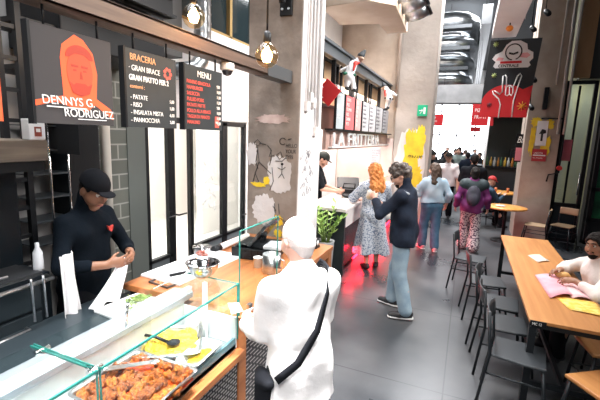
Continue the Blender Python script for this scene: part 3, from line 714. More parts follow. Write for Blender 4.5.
bulb_m = mat('warm_bulb', (1, .75, .45), .2, emit=(1., .6, .24), estr=6); fil_m = mat('filament', (1, .8, .5), .3, emit=(1., .78, .45), estr=60.)
for i, (x, y, z, top) in enumerate(((-1.7, 2.15, 2.83, 6.4), (-1.19, 2.2, 2.575, 6.4))):
    r = thing('pendant_bulb', ('glowing round filament bulb hanging above the menu boards', 'glowing round filament bulb hanging in front of the pillar')[i], 'lamp', (x, y, z), 0, 'round filament bulbs')
    MB().tube([(0, 0, .14), (0, 0, top - z)], .006, 6).build('cord', black, r)
    MB().lathe([(.02, .075), (.024, .08), (.024, .13), (.01, .145)], 14).build('socket', black, r)
    MB().lathe([(.0, -.075), (.03, -.069), (.055, -.05), (.07, -.022), (.074, .0), (.07, .025), (.052, .052), (.03, .07), (.02, .08)], 24).build('globe', glass_mat('amber_glass', (1, .86, .66), .06) if i == 0 else MATS['amber_glass'], r)
    f = MB()
    for k in range(6):
        a = k*PI/3; f.tube([(.008*math.cos(a), .008*math.sin(a), .05), (.035*math.cos(a), .035*math.sin(a), .0), (.02*math.cos(a), .02*math.sin(a), -.035)], .0035, 6)
    f.build('filament', fil_m, r); MB().sphere((0, 0, .0), (.036, .036, .045), 12).build('glow_core', bulb_m, r)
    ld = bpy.data.lights.new('bulb_light', 'POINT'); ld.energy = 14; ld.color = (1, .62, .3); ld.shadow_soft_size = .07
    lo = bpy.data.objects.new('bulb_light', ld); COL.objects.link(lo); lo.location = (x, y, z)
r = thing('security_camera', 'white dome security camera under the beam end', 'camera', (-1.76, 2.62, 2.625))
MB().lathe([(.05, 0), (.055, -.01), (.055, -.045), (.045, -.055)], 18).build('housing', gloss_white, r)
MB().lathe([(.042, -.05), (.042, -.06), (.03, -.085), (.0, -.095)], 18).build('dome', mat('smoked_dome', (.02, .02, .025), .05), r)
# spiral duct and other things up on the left
d = MB(); z = 3.0; prof = []
while z < 6.35: prof += [(.095, z), (.1, z + .015), (.095, z + .03), (.095, z + .09)]; z += .1
d.lathe(prof, 20, (-2.9, 3.82, 0)); d.tube([(-2.9, 3.82, 3.02), (-2.9, 3.8, 2.9), (-2.92, 3.7, 2.8), (-2.98, 3.58, 2.76), (-3.19, 3.5, 2.75)], .095, 18)
o = d.build('spiral_duct', galv); tag(o, 'silver spiral air duct bending behind the menu beam', 'duct')
o = MB().box(-3.19, -3.02, 3.2, 3.62, 2.9, 6.35).build('square_duct', mat('duct_grey', (.1, .1, .1), .5), None, .006); tag(o, 'dark grey rectangular duct on the wall behind the bulb', 'duct')
r = thing('spotlight', 'black theatre spotlight above the left menu boards', 'lamp', (-2.5, 2.42, 3.15))
M_ = Matrix.Rotation(R(-35), 4, 'X')
MB().box(-.09, .09, -.16, .14, -.08, .08, M_).build('lamp_body', black, r, .01); MB().box(-.1, .1, .14, .16, -.11, .11, M_).build('barn_door', black, r)
MB().tube([(-.11, 0, 0), (-.11, 0, .2), (.11, 0, .2), (.11, 0, 0)], .008, 6).tube([(0, 0, .2), (0, 0, 3.25)], .012, 6).build('yoke', black, r)
r = thing('spotlight', 'small black spotlight clamped high on the raw concrete pillar', 'lamp', (-1.795, 3.6, 3.42))
MB().lathe([(.03, -.06), (.034, -.05), (.034, .06), (.02, .075)], 14, M=Matrix.Rotation(R(20), 4, 'X')).build('lamp_body', black, r); MB().tube([(0, 0, .05), (0, .09, .1)], .01, 6).build('arm', black, r)

o = MB().box(-2.34, -2.22, .7, 2.6, 2.98, 3.0).box(-2.34, -2.22, .7, 2.6, 3.12, 3.15).box(-2.3, -2.26, .7, 2.6, 2.98, 3.14).build('steel_truss', black); tag(o, 'black steel truss above and behind the menu beam', 'beam')
for y in (1.0, 1.5, 2.0): MB().box(-2.3, -2.26, y, y + .04, 3.14, 6.4).build('hanger', black, o)
# ------------------------------------------------------------------ kitchen line on the left
r = thing('steel_rack', 'black ladder-like steel rack standing against the grey wall', 'rack', (-2.66, 0, 0))
for i, y in enumerate((1.52, 1.64)): MB().box(-.02, .02, y - .018, y + .018, 0, 3.6).build('upright', black, r)
for i in range(16): MB().box(-.012, .012, 1.52, 1.64, .6 + i*.19, .625 + i*.19).build('rung', black, r)
for i, (y, z) in enumerate(((2.0, 2.46), (2.0, 2.75))): MB().box(-.4, .0, 1.64, 2.04, z, z + .03).build('shelf', black, r)
MB().box(-.5, .0, 2.02, 2.05, 1.9, 3.2).build('end_frame', black, r)
r = thing('wire_shelf', 'dark wire shelving beside the black fridge behind the cook', 'shelf', (-2.95, 1.8, 0))
for y in (0, .15, .3): MB().tube([(.05, y, .9), (.05, y, 2.3)], .008, 6).build('post', chrome, r)
for z in (1.2, 1.38, 1.56, 1.74, 1.92, 2.1): MB().box(-.2, .05, 0, .32, z, z + .01).build('shelf', mat('wire_grey', (.05, .06, .07), .4), r)
r = thing('tall_fridge', 'tall black fridge standing behind the cook', 'fridge', (-3.19, 2.28, 0))
MB().box(0, .22, -.14, .16, 0, 2.14).build('body', dark, r, .01); MB().box(.22, .24, -.13, .15, .1, 2.12).build('door', black, r, .004); MB().box(.24, .27, .11, .13, .9, 1.5).build('handle', steel, r)
o = MB().tube([(-3.1, 2.62, .9), (-3.1, 2.62, 3.1)], .045, 14).build('wall_pipe', mat('pale_pipe', (.5, .48, .44), .4), None); tag(o, 'pale vertical pipe between fridge and grey green tiles', 'pipe')
r = thing('hand_dispenser', 'small white dispenser box with red sticker above the oven', 'dispenser', (-2.32, 1.49, 2.022))
MB().box(-.05, .02, -.05, .045, 0, .12).build('case', gloss_white, r, .006); MB().box(.02, .023, -.02, .02, .02, .075).build('sticker', mat('brown_sticker', (.25, .05, .03), .6), r); MB().box(.0235, .0245, -.012, .012, .045, .065).build('sticker_mark', chalk, r)
r = thing('oven_hood', 'weathered wooden hood board above the black oven', 'hood', (-2.3, .2, 1.9))
MB().box(-.6, .0, 0, 1.34, 0, .12).build('board', mat('weathered_wood', (.13, .1, .075), .7, col2=(.2, .155, .115), scale=3, stretch=(12, .6, 12)), r, .004)
MB().box(-.62, -.02, .02, 1.33, -.06, 0).build('underside', black, r)
r = thing('charcoal_oven', 'black charcoal oven with steel rail and long drawer handles', 'oven', (-2.3, .2, 0))
MB().box(-.8, 0, 0, 1.3, 0, 1.22).box(-.8, -.25, 0, 1.3, 1.22, 1.84).build('body', mat('oven_black', (.004, .007, .01), .35, spec=.2), r, .008)
MB().box(-.25, -.0, .03, 1.25, 1.22, 1.235).build('grate', mat('oven_grate', (.02, .022, .025), .5, .3), r)
for z0, z1, nm in ((1.02, 1.18, 'control_panel'), (.72, 1.0, 'drawer'), (.3, .7, 'drawer')):
    p_ = MB().box(0, .02, .03, 1.22, z0, z1).build(nm, dark, r, .004)
    if nm == 'drawer': MB().tube([(.02, .75, z1 - .07), (.06, .75, z1 - .07), (.06, 1.12, z1 - .07), (.02, 1.12, z1 - .07)], .009, 8).build('handle', steel, p_)
MB().tube([(0, .05, 1.2), (.07, .05, 1.2), (.07, 1.27, 1.2), (0, 1.27, 1.2)], .013, 8).build('rail', steel, r)
for y in (.55, .85): MB().tube([(-.2, y, 1.25), (-.02, y - .05, 1.26), (.02, y + .2, 1.27)], .008, 6).build('grill_bar', steel, r)
for y in (1.13, 1.2): MB().tube([(.085, y, 1.24), (.085, y, 1.22), (.085, y + .005, .98)], .008, 6).build('hook', steel, r)
# towel over the rail
def cloth(name, rows, m, label, cat, th=.006, sub=1, parent=None):
    o = MB().grid(rows).build(name, m, parent, 0, th, sub=sub)
    if label: tag(o, label, cat)
    return o
cot = mat('white_cotton', (.8, .8, .82), .9, bump=.3, bscale=60)
rows = []
for i in range(15):
    t = i/14; z = 1.33 - t*.62 if i > 2 else 1.3 + .02*i
    rows.append([(-2.215 + .03*math.sin(q*1.9 + t*2) + .01*math.sin(q*5) - .0*(i < 2) , 1.5 + q*.022*(.8 + .35*t), z - .01*math.sin(q)) for q in range(7)])
cloth('kitchen_towel', rows, cot, 'long white towel hanging at the corner of the oven', 'towel')
o = MB().lathe([(.0, 0), (.028, 0), (.03, .02), (.026, .12), (.012, .15), (.012, .18), (.0, .18)], 14, (-2.36, 1.47, 1.22)).build('bottle', mat('bottle_grey', (.5, .52, .55), .4)); tag(o, 'pale squeeze bottle standing on the oven corner', 'bottle')

r = thing('back_worktop', 'dark steel worktop between cook and display case', 'counter', (-2.05, 0, 0))
MB().box(-.24, .33, -.3, 1.94, .88, .93).build('top', mat('worktop_dark', (.03, .042, .05), .3, .2), r, .004); MB().box(-.23, .3, -.28, 1.93, .1, .88).build('cabinet', dark, r)
r = thing('low_fridge', 'black low cabinet under the glazed doors', 'cabinet', (-2.8, 2.95, 0))
MB().box(-.34, .38, -.42, 1.2, 0, .42).build('body', mat('cabinet_black', (.01, .012, .014), .5), r, .006)
for y in (-.4, .4): MB().box(.38, .395, y, y + .78, .06, .4).build('door', black, r, .004)

o = MB().box(-3.19, -2.62, 1.9, 2.9, 2.66, 3.5).build('filler_box', black, None, .01); tag(o, 'black extractor box added to darken the wall behind the portrait board', 'filler')  # added black box, stands in for the dark kitchen interior up here
# ------------------------------------------------------------------ display case
dc = thing('display_case', 'glass and steel food display case left of wooden counter', 'display case', (0, 0, 0))
enam = mat('case_white', (.8, .82, .84), .3)
lattice = brick_mat('woven_lattice', (.5, .48, .47), (.42, .4, .4), (.012, .012, .014), .05, .022, .006, .5, 'x', 1.)
MB().box(-1.66, -1.2, -.4, 1.88, .06, .8).build('base', black, dc)
MB().box(-1.2, -1.185, -.4, 1.88, .06, .74).build('front_grille', lattice, dc)
MB().box(-1.62, -1.14, -.4, 1.9, .745, .79).build('wood_trim', wood, dc, .004)
MB().box(-1.6, -1.19, -.4, 1.87, .79, .83).build('well_floor', steel, dc)
MB().box(-1.205, -1.19, -.4, 1.87, .8, .87).build('front_kerb', mat('kerb_teal', (.16, .3, .36), .2), dc)
MB().box(-1.62, -1.58, -.4, 1.87, .8, 1.03).build('back_panel', enam, dc); MB().box(-1.6, -1.19, 1.865, 1.88, .8, 1.0).build('end_panel', enam, dc)
MB().box(-1.715, -1.56, -.4, 1.94, 1.03, 1.07).build('rear_rail', mat('rail_alu', (.42, .46, .52), .35, .5), dc, .006)
MB().box(-1.6, -1.57, -.4, 1.94, 1.07, 1.1).build('rail_lip', enam, dc, .003)
for y0, y1 in ((-.4, .915), (.925, 1.88)):
    p_ = MB().box(-1.56, -1.18, y0, y1, 1.212, 1.22).build('glass_shelf', teal_glass, dc)
    MB().box(-1.182, -1.176, y0, y1, 1.211, 1.221).box(-1.56, -1.18, y1 - .003, y1, 1.211, 1.221).box(-1.56, -1.18, y0, y0 + .003, 1.211, 1.221).build('shelf_edge', edge, p_)
    p_ = MB().box(-1.186, -1.18, y0, y1, .86, 1.212).build('front_glass', teal_glass, dc)
    MB().box(-1.187, -1.179, y1 - .004, y1, .86, 1.212).build('pane_edge', edge, p_); MB().box(-1.187, -1.179, y0, y0 + .004, .86, 1.212).build('pane_edge', edge, p_)
p_ = MB().box(-1.56, -1.18, 1.872, 1.878, 1.0, 1.212).build('end_glass', teal_glass, dc)
MB().box(-1.185, -1.178, 1.87, 1.88, 1.0, 1.22).build('pane_edge', edge, p_)
for y in (.92,):
    MB().sphere((-1.2, y, 1.205), .02, 12).tube([(-1.2, y - .03, 1.21), (-1.2, y + .03, 1.21)], .012, 8).tube([(-1.24, y, 1.21), (-1.2, y, 1.21)], .01, 8).build('clamp', chrome, dc)
    MB().sphere((-1.5, y, 1.205), .016, 12).tube([(-1.5, y - .03, 1.21), (-1.5, y + .03, 1.21)], .01, 8).build('clamp', chrome, dc)
for y in (.45, 1.4): MB().tube([(-1.57, y, 1.07), (-1.55, y, 1.21)], .008, 8).build('shelf_bracket', chrome, dc)
MB().box(-1.385, -1.36, 1.8, 1.825, .83, 1.212).build('post', gloss_white, dc, .003)
# trays
def gn(name, label, c, sx, sy, h, rz, zb, cat='tray'):
    r = thing(name, label, cat, (c[0], c[1], zb), rz)
    a, b_, t = sx/2, sy/2, .002; m_ = MB()
    prof = [(a, b_, h), (a - .012, b_ - .012, h), (a - .016, b_ - .016, h - .008), (a - .03, b_ - .03, .004), (a - .04, b_ - .04, 0)]
    rows = []
    for px, py, z in prof:
        ring = []
        for cx, cy, a0 in ((1, 1, 0), (-1, 1, 90), (-1, -1, 180), (1, -1, 270)):
            for k in range(5):
                q = R(a0 + k*22.5); rr = .03; ring.append((cx*(px - rr) + rr*math.cos(q), cy*(py - rr) + rr*math.sin(q), z))
        rows.append(ring + [ring[0]])
    m_.grid(rows); n_ = len(m_.v); m_.f.append(tuple(n_ - 21 + i for i in range(20))); m_.smooth.append(False); m_.mi.append(0)
    m_.build('pan', steel if name != 'sauce_tray' else mat('pan_white', (.5, .52, .55), .25), r, 0, .003)
    return r
t1 = gn('roast_tray', 'steel tray filled with roast chicken in the display case', (-1.345, 1.245), .42, .42, .07, 0, .85)
t2 = gn('potato_tray', 'steel tray of yellow potatoes behind the chicken tray', (-1.46, 1.62), .34, .34, .075, R(35), .84)
t3 = gn('sauce_tray', 'narrow white tray with yellow sauce beside the potato tray', (-1.25, 1.6), .145, .27, .06, R(4), .85)
# risers: racks the trays hang on
for i, (x0, x1, y0, y1, z) in enumerate(((-1.56, -1.2, .95, 1.42, .845),)):
    pass
sauce_r = mat('tomato_sauce', (.5, .035, .008), .15, col2=(.62, .12, .02), scale=25)
MB().box(-.19, .19, -.18, .18, .02, .032).build('sauce', sauce_r, t1)
# ------------------------------------------------------------------ food
chick = mat('roast_skin', (.2, .035, .005), .3, col2=(.5, .17, .018), scale=55, lo=.38, hi=.66, bump=.8, bscale=130)
chick2 = mat('roast_skin_dark', (.09, .016, .004), .3, col2=(.4, .1, .012), scale=60, lo=.35, hi=.65, bump=.8, bscale=130)
protos = []
for i in range(4):
    rs = np.random.RandomState(10 + i)
    if i < 2: ps = [ell((0, 0, .02), (.033, .026, .021), .02), cap((.02, 0, .018), (.06, .008*i, .012), .014, .008, .015), ell((.066, .008*i, .012), (.011, .013, .01), .006), ell((-.015, .012, .026), (.018, .016, .014), .012)]
    elif i == 2: ps = [cap((-.035, -.01, .016), (0, .015, .02), .014, .018, .012), cap((0, .015, .02), (.04, -.008, .016), .018, .012, .012), ell((.0, .0, .018), (.02, .02, .014), .012)]
    else: ps = [ell((0, 0, .02), (.036, .03, .02), .02), ell((.016, .014, .03), (.02, .016, .012), .01), ell((-.018, -.012, .03), (.018, .014, .012), .01)]
    protos.append((ps, chick if i % 2 == 0 else chick2))
cobj = []
rs = random.Random(5); cnt = 0
spots = []
for gy in range(7):
    for gx in range(6):
        x = -1.345 - .165 + gx*.066 + rs.uniform(-.012, .012); y = 1.245 - .165 + gy*.055 + rs.uniform(-.01, .01)
        spots.append((x, y, gx, gy))
for x, y, gx, gy in spots:
    if (gx < 3 and gy == 5) or (gx in (1, 2) and gy == 4 and False) or (gx == 4 and gy == 0) or (gx == 5 and gy == 2 and False): continue
    k = cnt % 4
    if cnt < 4:
        o = blob('chicken_piece', protos[k][0], protos[k][1], None, .0045, wob=.006, wfreq=(110, 110, 110), seed=k); cobj.append(o)
    else:
        o = cobj[k].copy(); COL.objects.link(o)
    o.location = (x, y, .874 + rs.uniform(0, .012)); o.rotation_euler = (rs.uniform(-.3, .3), rs.uniform(-.3, .3), rs.uniform(0, 6.3))
    tag(o, 'golden roast chicken piece lying in the steel roast tray', 'chicken', 'roast chicken pieces in the tray'); cnt += 1
blob('sauce_pool', [ell((-.09, .12, .04), (.1, .05, .012), .02), ell((-.13, .09, .04), (.05, .04, .012), .02), ell((.12, -.14, .04), (.06, .05, .012), .02), ell((-.02, .135, .04), (.06, .035, .012), .02)], sauce_r, t1, .006)
def utensil(name, label, cat, pts, r, m, bowl=None, holes=False):
    root = thing(name, label, cat, pts[0])
    P0 = Vector(pts[0]); MB().tube([Vector(p) - P0 for p in pts], r, 8).build('handle', m, root)
    if bowl:
        c = Vector(bowl[0]) - P0; MB().lathe([(0, -.006), (bowl[1]*.6, -.004), (bowl[1], .006), (bowl[1] - .003, .007), (bowl[1]*.55, -.001), (0, -.003)], 16, c).build('spoon_bowl', m, root)
    return root
r = thing('serving_tongs', 'steel serving tongs lying across the roast chicken', 'tongs', (-1.53, 1.24, .935))
for s_ in (0, 1): 
    a = Vector((.0, -.02 + .028*s_, 0)); b_ = Vector((.17, .13 + .02*s_, .004)); m_ = MB(); m_.bar(a, b_, .018, .004); m_.sphere(b_, (.022, .014, .006), 10); m_.build('arm', steel, r)
MB().sphere((-.005, -.006, 0), (.014, .018, .01), 10).build('hinge', steel, r)
yp = mat('yellow_potato', (.42, .22, .008), .5, col2=(.62, .42, .03), scale=60, lo=.35, hi=.65, bump=.5, bscale=70)
rs = np.random.RandomState(3)
ps = [ell((0, 0, .045), (.15, .15, .02), .03)] + [ell((rs.uniform(-.13, .13), rs.uniform(-.13, .13), .062), (rs.uniform(.014, .026), rs.uniform(.014, .022), .012), .006) for _ in range(46)]
o = blob('potato_heap', ps, yp, None, .006); o.location = (-1.46, 1.62, .845); o.rotation_euler = (0, 0, R(35)); tag(o, 'heap of yellow sauced potatoes filling the square steel tray', 'potatoes', None, 'stuff')
utensil('slotted_spoon', 'black serving spoon resting on the yellow potatoes', 'spoon', [(-1.61, 1.53, .955), (-1.53, 1.56, .945), (-1.44, 1.57, .93)], .009, black, ((-1.41, 1.575, .93), .038))
o = blob('yellow_sauce', [ell((-.0, -.02, .025), (.045, .085, .014), .02), ell((.01, .05, .025), (.03, .05, .014), .02)], mat('yellow_cream', (.55, .34, .008), .3, col2=(.66, .45, .03), scale=30), None, .006, wob=.004, wfreq=(60, 60, 60)); o.location = (-1.25, 1.6, .85); o.rotation_euler = (0, 0, R(4)); tag(o, 'yellow cream sauce at the bottom of the white tray', 'sauce', None, 'stuff')

# bowl on the glass shelf
r = thing('mixing_bowl', 'shiny steel mixing bowl standing on the glass shelf', 'bowl', (-1.43, 1.87, 1.222))
MB().lathe([(.0, .0), (.045, .0), (.07, .02), (.092, .055), (.1, .085), (.106, .086), (.106, .09), (.098, .089), (.088, .056), (.066, .024), (.04, .005), (0, .004)], 36).build('bowl_body', mat('bowl_steel', (.5, .51, .53), .14, 1.), r)
# worktop stuff
def slab(name, label, cat, c, sx, sy, h, rz, m, z, bev=.004):
    o = MB().box(-sx/2, sx/2, -sy/2, sy/2, 0, h).build(name, m, None, bev); o.location = (c[0], c[1], z); o.rotation_euler = (0, 0, rz); return tag(o, label, cat)
slab('cutting_board', 'white cutting board with shredded salad in front of the cook', 'board', (-1.97, 1.82), .24, .4, .02, R(-6), gloss_white, .931)
rs = np.random.RandomState(8); m_ = MB()
for i in range(170):
    a = rs.uniform(0, 6.3); q = abs(rs.normal(0, .5)); x = .075*q*math.cos(a); y = .11*q*math.sin(a); z = .006 + .03*max(0, 1 - q)*rs.uniform(.3, 1); b_ = rs.uniform(0, 6.3); l_ = rs.uniform(.012, .028)
    m_.tube([(x, y, z), (x + l_*.5*math.cos(b_), y + l_*.5*math.sin(b_), z + rs.uniform(0, .012)), (x + l_*math.cos(b_), y + l_*math.sin(b_), z)], .0032, 5)
o = m_.build('shredded_salad', mat('salad_green', (.1, .2, .025), .6, col2=(.3, .38, .12), scale=40, lo=.35, hi=.6)); o.location = (-1.96, 1.86, .952); tag(o, 'loose shredded green salad on the white board', 'salad', None, 'stuff')
r = thing('food_tray', 'small dark tray of brown minced filling on the worktop', 'tray', (-1.93, 2.18, .985), R(-8))
MB().box(-.1, .1, -.15, .15, 0, .006).box(-.1, -.094, -.15, .15, 0, .03).box(.094, .1, -.15, .15, 0, .03).box(-.1, .1, -.15, -.144, 0, .03).box(-.1, .1, .144, .15, 0, .03).build('pan', mat('tray_grey', (.1, .1, .11), .35, .6), r)
rs = np.random.RandomState(6)
o = blob('minced_filling', [ell((rs.uniform(-.07, .07), rs.uniform(-.11, .11), .014), (.02, .02, .012), .006) for _ in range(60)], mat('minced_brown', (.2, .07, .025), .5, col2=(.42, .17, .07), scale=50, lo=.3, hi=.7), None, .006); o.location = (-1.93, 2.18, .985); o.rotation_euler = (0, 0, R(-8)); tag(o, 'brown minced filling heaped in the small dark tray', 'food', None, 'stuff')
# wooden counter
wc = thing('wooden_counter', 'oak serving counter with lattice front beside the display case', 'counter', (0, 0, 0))
MB().box(-2.2, -1.17, 1.95, 3.66, .955, 1.0).box(-1.56, -1.17, 1.882, 1.951, .955, 1.0).build('top', wood, wc, .005)
for y in (1.89, 3.56): MB().box(-1.25, -1.18, y, y + .09, 0, .955).build('post', wood, wc, .004)
MB().box(-1.24, -1.18, 1.98, 3.56, .9, .955).box(-1.24, -1.18, 1.98, 3.56, .0, .08).build('rail', wood, wc, .004)
MB().box(-1.23, -1.21, 1.98, 3.56, .08, .9).build('lattice_front', brick_mat('diagonal_lattice', (.46, .43, .42), (.36, .33, .32), (.012, .012, .014), .09, .03, .011, .5, 'x', 1.), wc)
MB().box(-2.15, -1.24, 1.97, 3.6, .08, .955).build('body', dark, wc); MB().box(-1.6, -1.24, 1.884, 1.97, .08, .955).build('end_panel', gloss_white, wc)
MB().box(-2.1, -1.25, 3.6, 3.64, .05, .955).build('back_panel', wood, wc)
o = slab('cutting_board', 'large white cutting board on the far end of oak counter', 'board', (-1.98, 2.5), .38, .8, .02, R(-3), gloss_white, 1.001)
r = thing('kitchen_knife', 'black handled knife lying on the large white board', 'knife', (-1.9, 2.28, 1.024), R(62))
MB().box(-.13, 0, -.013, .013, 0, .018).build('handle', black, r, .004); MB().prism([(0, -.016), (.16, -.012), (.18, .01), (0, .014)], lambda u, v, w: (u, v, .006 + w), .003).build('blade', steel, r)
r = thing('plastic_tub', 'clear plastic tub with tomatoes on the white board', 'tub', (-2.02, 2.63, 1.022))
MB().lathe([(.055, 0), (.062, .0), (.076, .1), (.078, .1), (.074, .1), (.06, .004), (0, .004)], 24).build('tub_body', glass_mat('clear_plastic', (.93, .93, .94), .12, .1), r)
MB().lathe([(.0, .101), (.08, .101), (.083, .104), (.08, .108), (0, .108)], 24).build('lid', MATS['clear_plastic'], r)
rs = np.random.RandomState(2)
for i in range(7):
    a = i*2.4; o = MB().sphere((0, 0, 0), .02, 12).build('cherry_tomato', mat('tomato', (.55, .09, .03), .25)); o.location = (-2.02 + .032*math.cos(a)*(i > 0), 2.63 + .032*math.sin(a)*(i > 0), 1.047 + .018*(i % 3)); tag(o, 'cherry tomato inside the clear plastic tub', 'tomato', 'tomatoes in the tub')
r = thing('paper_roll', 'white paper roll with black end cap on the oak counter', 'roll', (-2.06, 2.95, 1.032))
D = Vector((0, .5, 0)); MB().tube([(0, 0, 0), D], .03, 18).build('roll_body', gloss_white, r); MB().tube([(0, -.1, 0), (0, 0, 0)], .034, 18).build('end_cap', black, r)
slab('paper_napkins', 'stack of white paper napkins inside the case end', 'napkins', (-1.47, 1.82), .08, .06, .1, R(10), mat('napkin', (.82, .76, .75), .9), .831)
# glass guard and till
r = thing('glass_guard', 'clear glass guard standing on the oak counter edge', 'glass screen', (-1.185, 1.9, 1.001))
MB().box(-.003, .003, 0, .5, 0, .53).build('pane', teal_glass, r); MB().box(-.004, .004, -.001, .5, .527, .533).box(-.004, .004, -.004, .0, 0, .533).box(-.004, .004, .5, .504, 0, .533).build('pane_edge', edge, r)
MB().box(-.012, .012, .1, .14, 0, .03).box(-.012, .012, .38, .42, 0, .03).build('clamp', chrome, r)
r = thing('till', 'black point of sale till with tilted screen on oak counter', 'till', (-1.68, 3.05, 1.001), R(8))
MB().box(-.2, .2, -.2, .2, 0, .1).build('cash_drawer', black, r, .008); MB().box(-.17, .2, -.19, -.1, .1, .1).build('drawer_front', dark, r)
M_ = Matrix.Translation((.02, .05, .2)) @ Matrix.Rotation(R(-52), 4, 'Y')
MB().box(-.13, .13, -.2, .2, -.015, .015, M_).build('screen', mat('till_screen', (.02, .025, .03), .1), r, .006); MB().tube([(.0, .05, .1), (.02, .05, .2)], .03, 12).build('stand', black, r)
slab('receipt_printer', 'pale grey slip pad lying on the black till', 'pad', (-1.5, 3.0), .16, .2, .03, R(8), mat('pale_grey', (.5, .52, .56), .4), 1.104)
r = thing('steel_canister', 'tall brushed steel canister on the oak counter beside the customer', 'canister', (-1.37, 2.68, 1.001))
MB().lathe([(.072, 0), (.075, .004), (.075, .15), (.07, .15), (.07, .01), (0, .01)], 28).build('canister_body', steel, r)
MB().tube([(.075, 0, .12), (.11, 0, .11), (.11, 0, .05), (.075, 0, .04)], .006, 8).build('handle', steel, r)
r = thing('paper_cup', 'small white cup behind the steel canister', 'cup', (-1.52, 2.72, 1.001)); MB().lathe([(.03, 0), (.038, .085), (.041, .086), (.037, .086), (.029, .004), (0, .004)], 20).build('cup_body', gloss_white, r)
r = thing('tape_dispenser', 'black and white round dispenser at the counter end', 'dispenser', (-1.3, 3.5, 1.001)); M_ = Matrix.Rotation(PI/2, 4, 'Y')
MB().lathe([(.02, -.02), (.05, -.02), (.05, .02), (.02, .02)], 24, (0, 0, .052), M_).build('wheel', black, r); MB().lathe([(.0, -.021), (.026, -.021), (.026, .021), (0, .021)], 20, (0, 0, .052), M_).build('core', gloss_white, r); MB().box(-.025, .025, -.05, .05, 0, .02).build('foot', black, r)
# planter
r = thing('potted_plant', 'green leafy plant in a tall pale planter by the counters', 'plant', (-1.74, 5.05, 0))
MB().lathe([(.09, 0), (.1, .01), (.13, .62), (.135, .64), (.12, .64), (.115, .6), (0, .6)], 28).build('planter', mat('planter_grey', (.5, .52, .53), .6), r)
MB().lathe([(0, .605), (.114, .605)], 20).build('soil', mat('soil', (.03, .02, .014), .9), r)
rs = np.random.RandomState(12); st = MB(); lf = MB()
for i in range(11):
    a = i*2.4 + rs.uniform(-.3, .3); tp = rs.uniform(.12, .36); hh = rs.uniform(.36, .62)
    pts = [(.04*math.cos(a), .04*math.sin(a), .6), ((.04 + tp*.35)*math.cos(a), (.04 + tp*.35)*math.sin(a), .6 + hh*.6), ((.04 + tp*.8)*math.cos(a), (.04 + tp*.8)*math.sin(a), .6 + hh)]
    st.tube(pts, .01, 6, r2=.005)
    for j in range(9):
        t = .25 + .75*j/8; q = Vector(pts[0]).lerp(Vector(pts[1]), min(1, t*2)) if t < .5 else Vector(pts[1]).lerp(Vector(pts[2]), (t - .5)*2)
        b_ = a + (1.3 if j % 2 else -1.3) + rs.uniform(-.4, .4); L_ = rs.uniform(.08, .13); dv = Vector((math.cos(b_), math.sin(b_), rs.uniform(.2, .8))).normalized(); sd = dv.cross(Vector((0, 0, 1))).normalized(); nn = sd.cross(dv)
        rows = []
        for k in range(5):
            u = k/4; wd = .024*math.sin(PI*min(.98, u*.92 + .06)); cc = q + dv*(L_*u) - nn*(-.02*u*u)
            rows.append([cc - sd*wd, cc + nn*(-.004), cc + sd*wd])
        lf.grid(rows)
st.build('stems', mat('stem_green', (.2, .3, .06), .5), r); lf.build('foliage', mat('leaf_green', (.13, .3, .04), .35, col2=(.38, .52, .14), scale=7, lo=.35, hi=.65), r)
# ------------------------------------------------------------------ second stall
marble = mat('white_marble', (.8, .74, .72), .2, col2=(.68, .6, .58), scale=3, lo=.45, hi=.7)
sc_ = thing('stall_counter', 'long white topped stall counter with dark front and red underglow', 'counter', (0, 0, 0))
MB().box(-2.25, -1.56, 5.4, 9.7, 1.0, 1.05).build('top', marble, sc_, .006); MB().box(-2.2, -1.59, 5.44, 9.66, .74, 1.0).build('fascia', marble, sc_, .004)
MB().box(-2.2, -1.62, 5.46, 9.66, .1, .74).build('front', mat('counter_maroon', (.02, .008, .012), .25), sc_); MB().box(-2.23, -1.57, 5.4, 5.46, 0, 1.0).build('end_panel', mat('end_black', (.016, .022, .024), .4), sc_)
MB().box(-1.66, -1.63, 6.3, 9.6, .02, .1).build('kick_light', mat('red_led', (.8, .02, .03), .5, emit=(1, .01, .03), estr=14), sc_)
r = thing('glass_screen', 'low curved glass screen on the stall counter', 'glass screen', (-1.62, 6.3, 1.051)); MB().box(-.004, .004, 0, 3.2, 0, .22).build('pane', teal_glass, r); MB().box(-.006, .006, 0, 3.2, .215, .222).build('pane_edge', mat('pale_edge', (.6, .66, .66), .2), r)
r = thing('griddle_pan', 'black two-part griddle press on the stall counter', 'griddle', (-2.0, 7.0, 1.051), R(20))
MB().box(-.22, .22, -.18, .18, .02, .1).build('base', black, r, .01); MB().box(-.21, .21, -.17, .17, .0, .05, Matrix.Translation((0, .1, .16)) @ Matrix.Rotation(R(30), 4, 'X')).build('lid', black, r, .01); MB().tube([(-.1, -.2, .12), (-.1, -.3, .22), (.1, -.3, .22), (.1, -.2, .12)], .012, 8).build('handle', black, r)
for sx in (-.17, .17):
    for sy in (-.13, .13): MB().tube([(sx, sy, 0), (sx, sy, .03)], .015, 8).build('foot', black, r)
r = thing('frying_pan', 'dark frying pan beside the griddle press', 'pan', (-1.85, 6.55, 1.051), R(-40)); MB().lathe([(.0, 0), (.1, 0), (.13, .04), (.126, .04), (.098, .006), (0, .006)], 22).build('pan_body', black, r); MB().bar((.12, 0, .035), (.3, 0, .07), .022, .012).build('handle', black, r)
for i, (x, y) in enumerate(((-1.72, 7.9), (-1.72, 8.5), (-1.75, 9.1))):
    o = MB().lathe([(0, 0), (.06, 0), (.14, .03), (.142, .034), (.06, .008), (0, .008)], 22).build('plate', gloss_white); o.location = (x, y, 1.051); tag(o, ('white plate on the stall counter, nearest the customers', 'white plate in the middle of the stall counter', 'white plate at the far end of stall counter')[i], 'plate', 'plates on the stall counter')
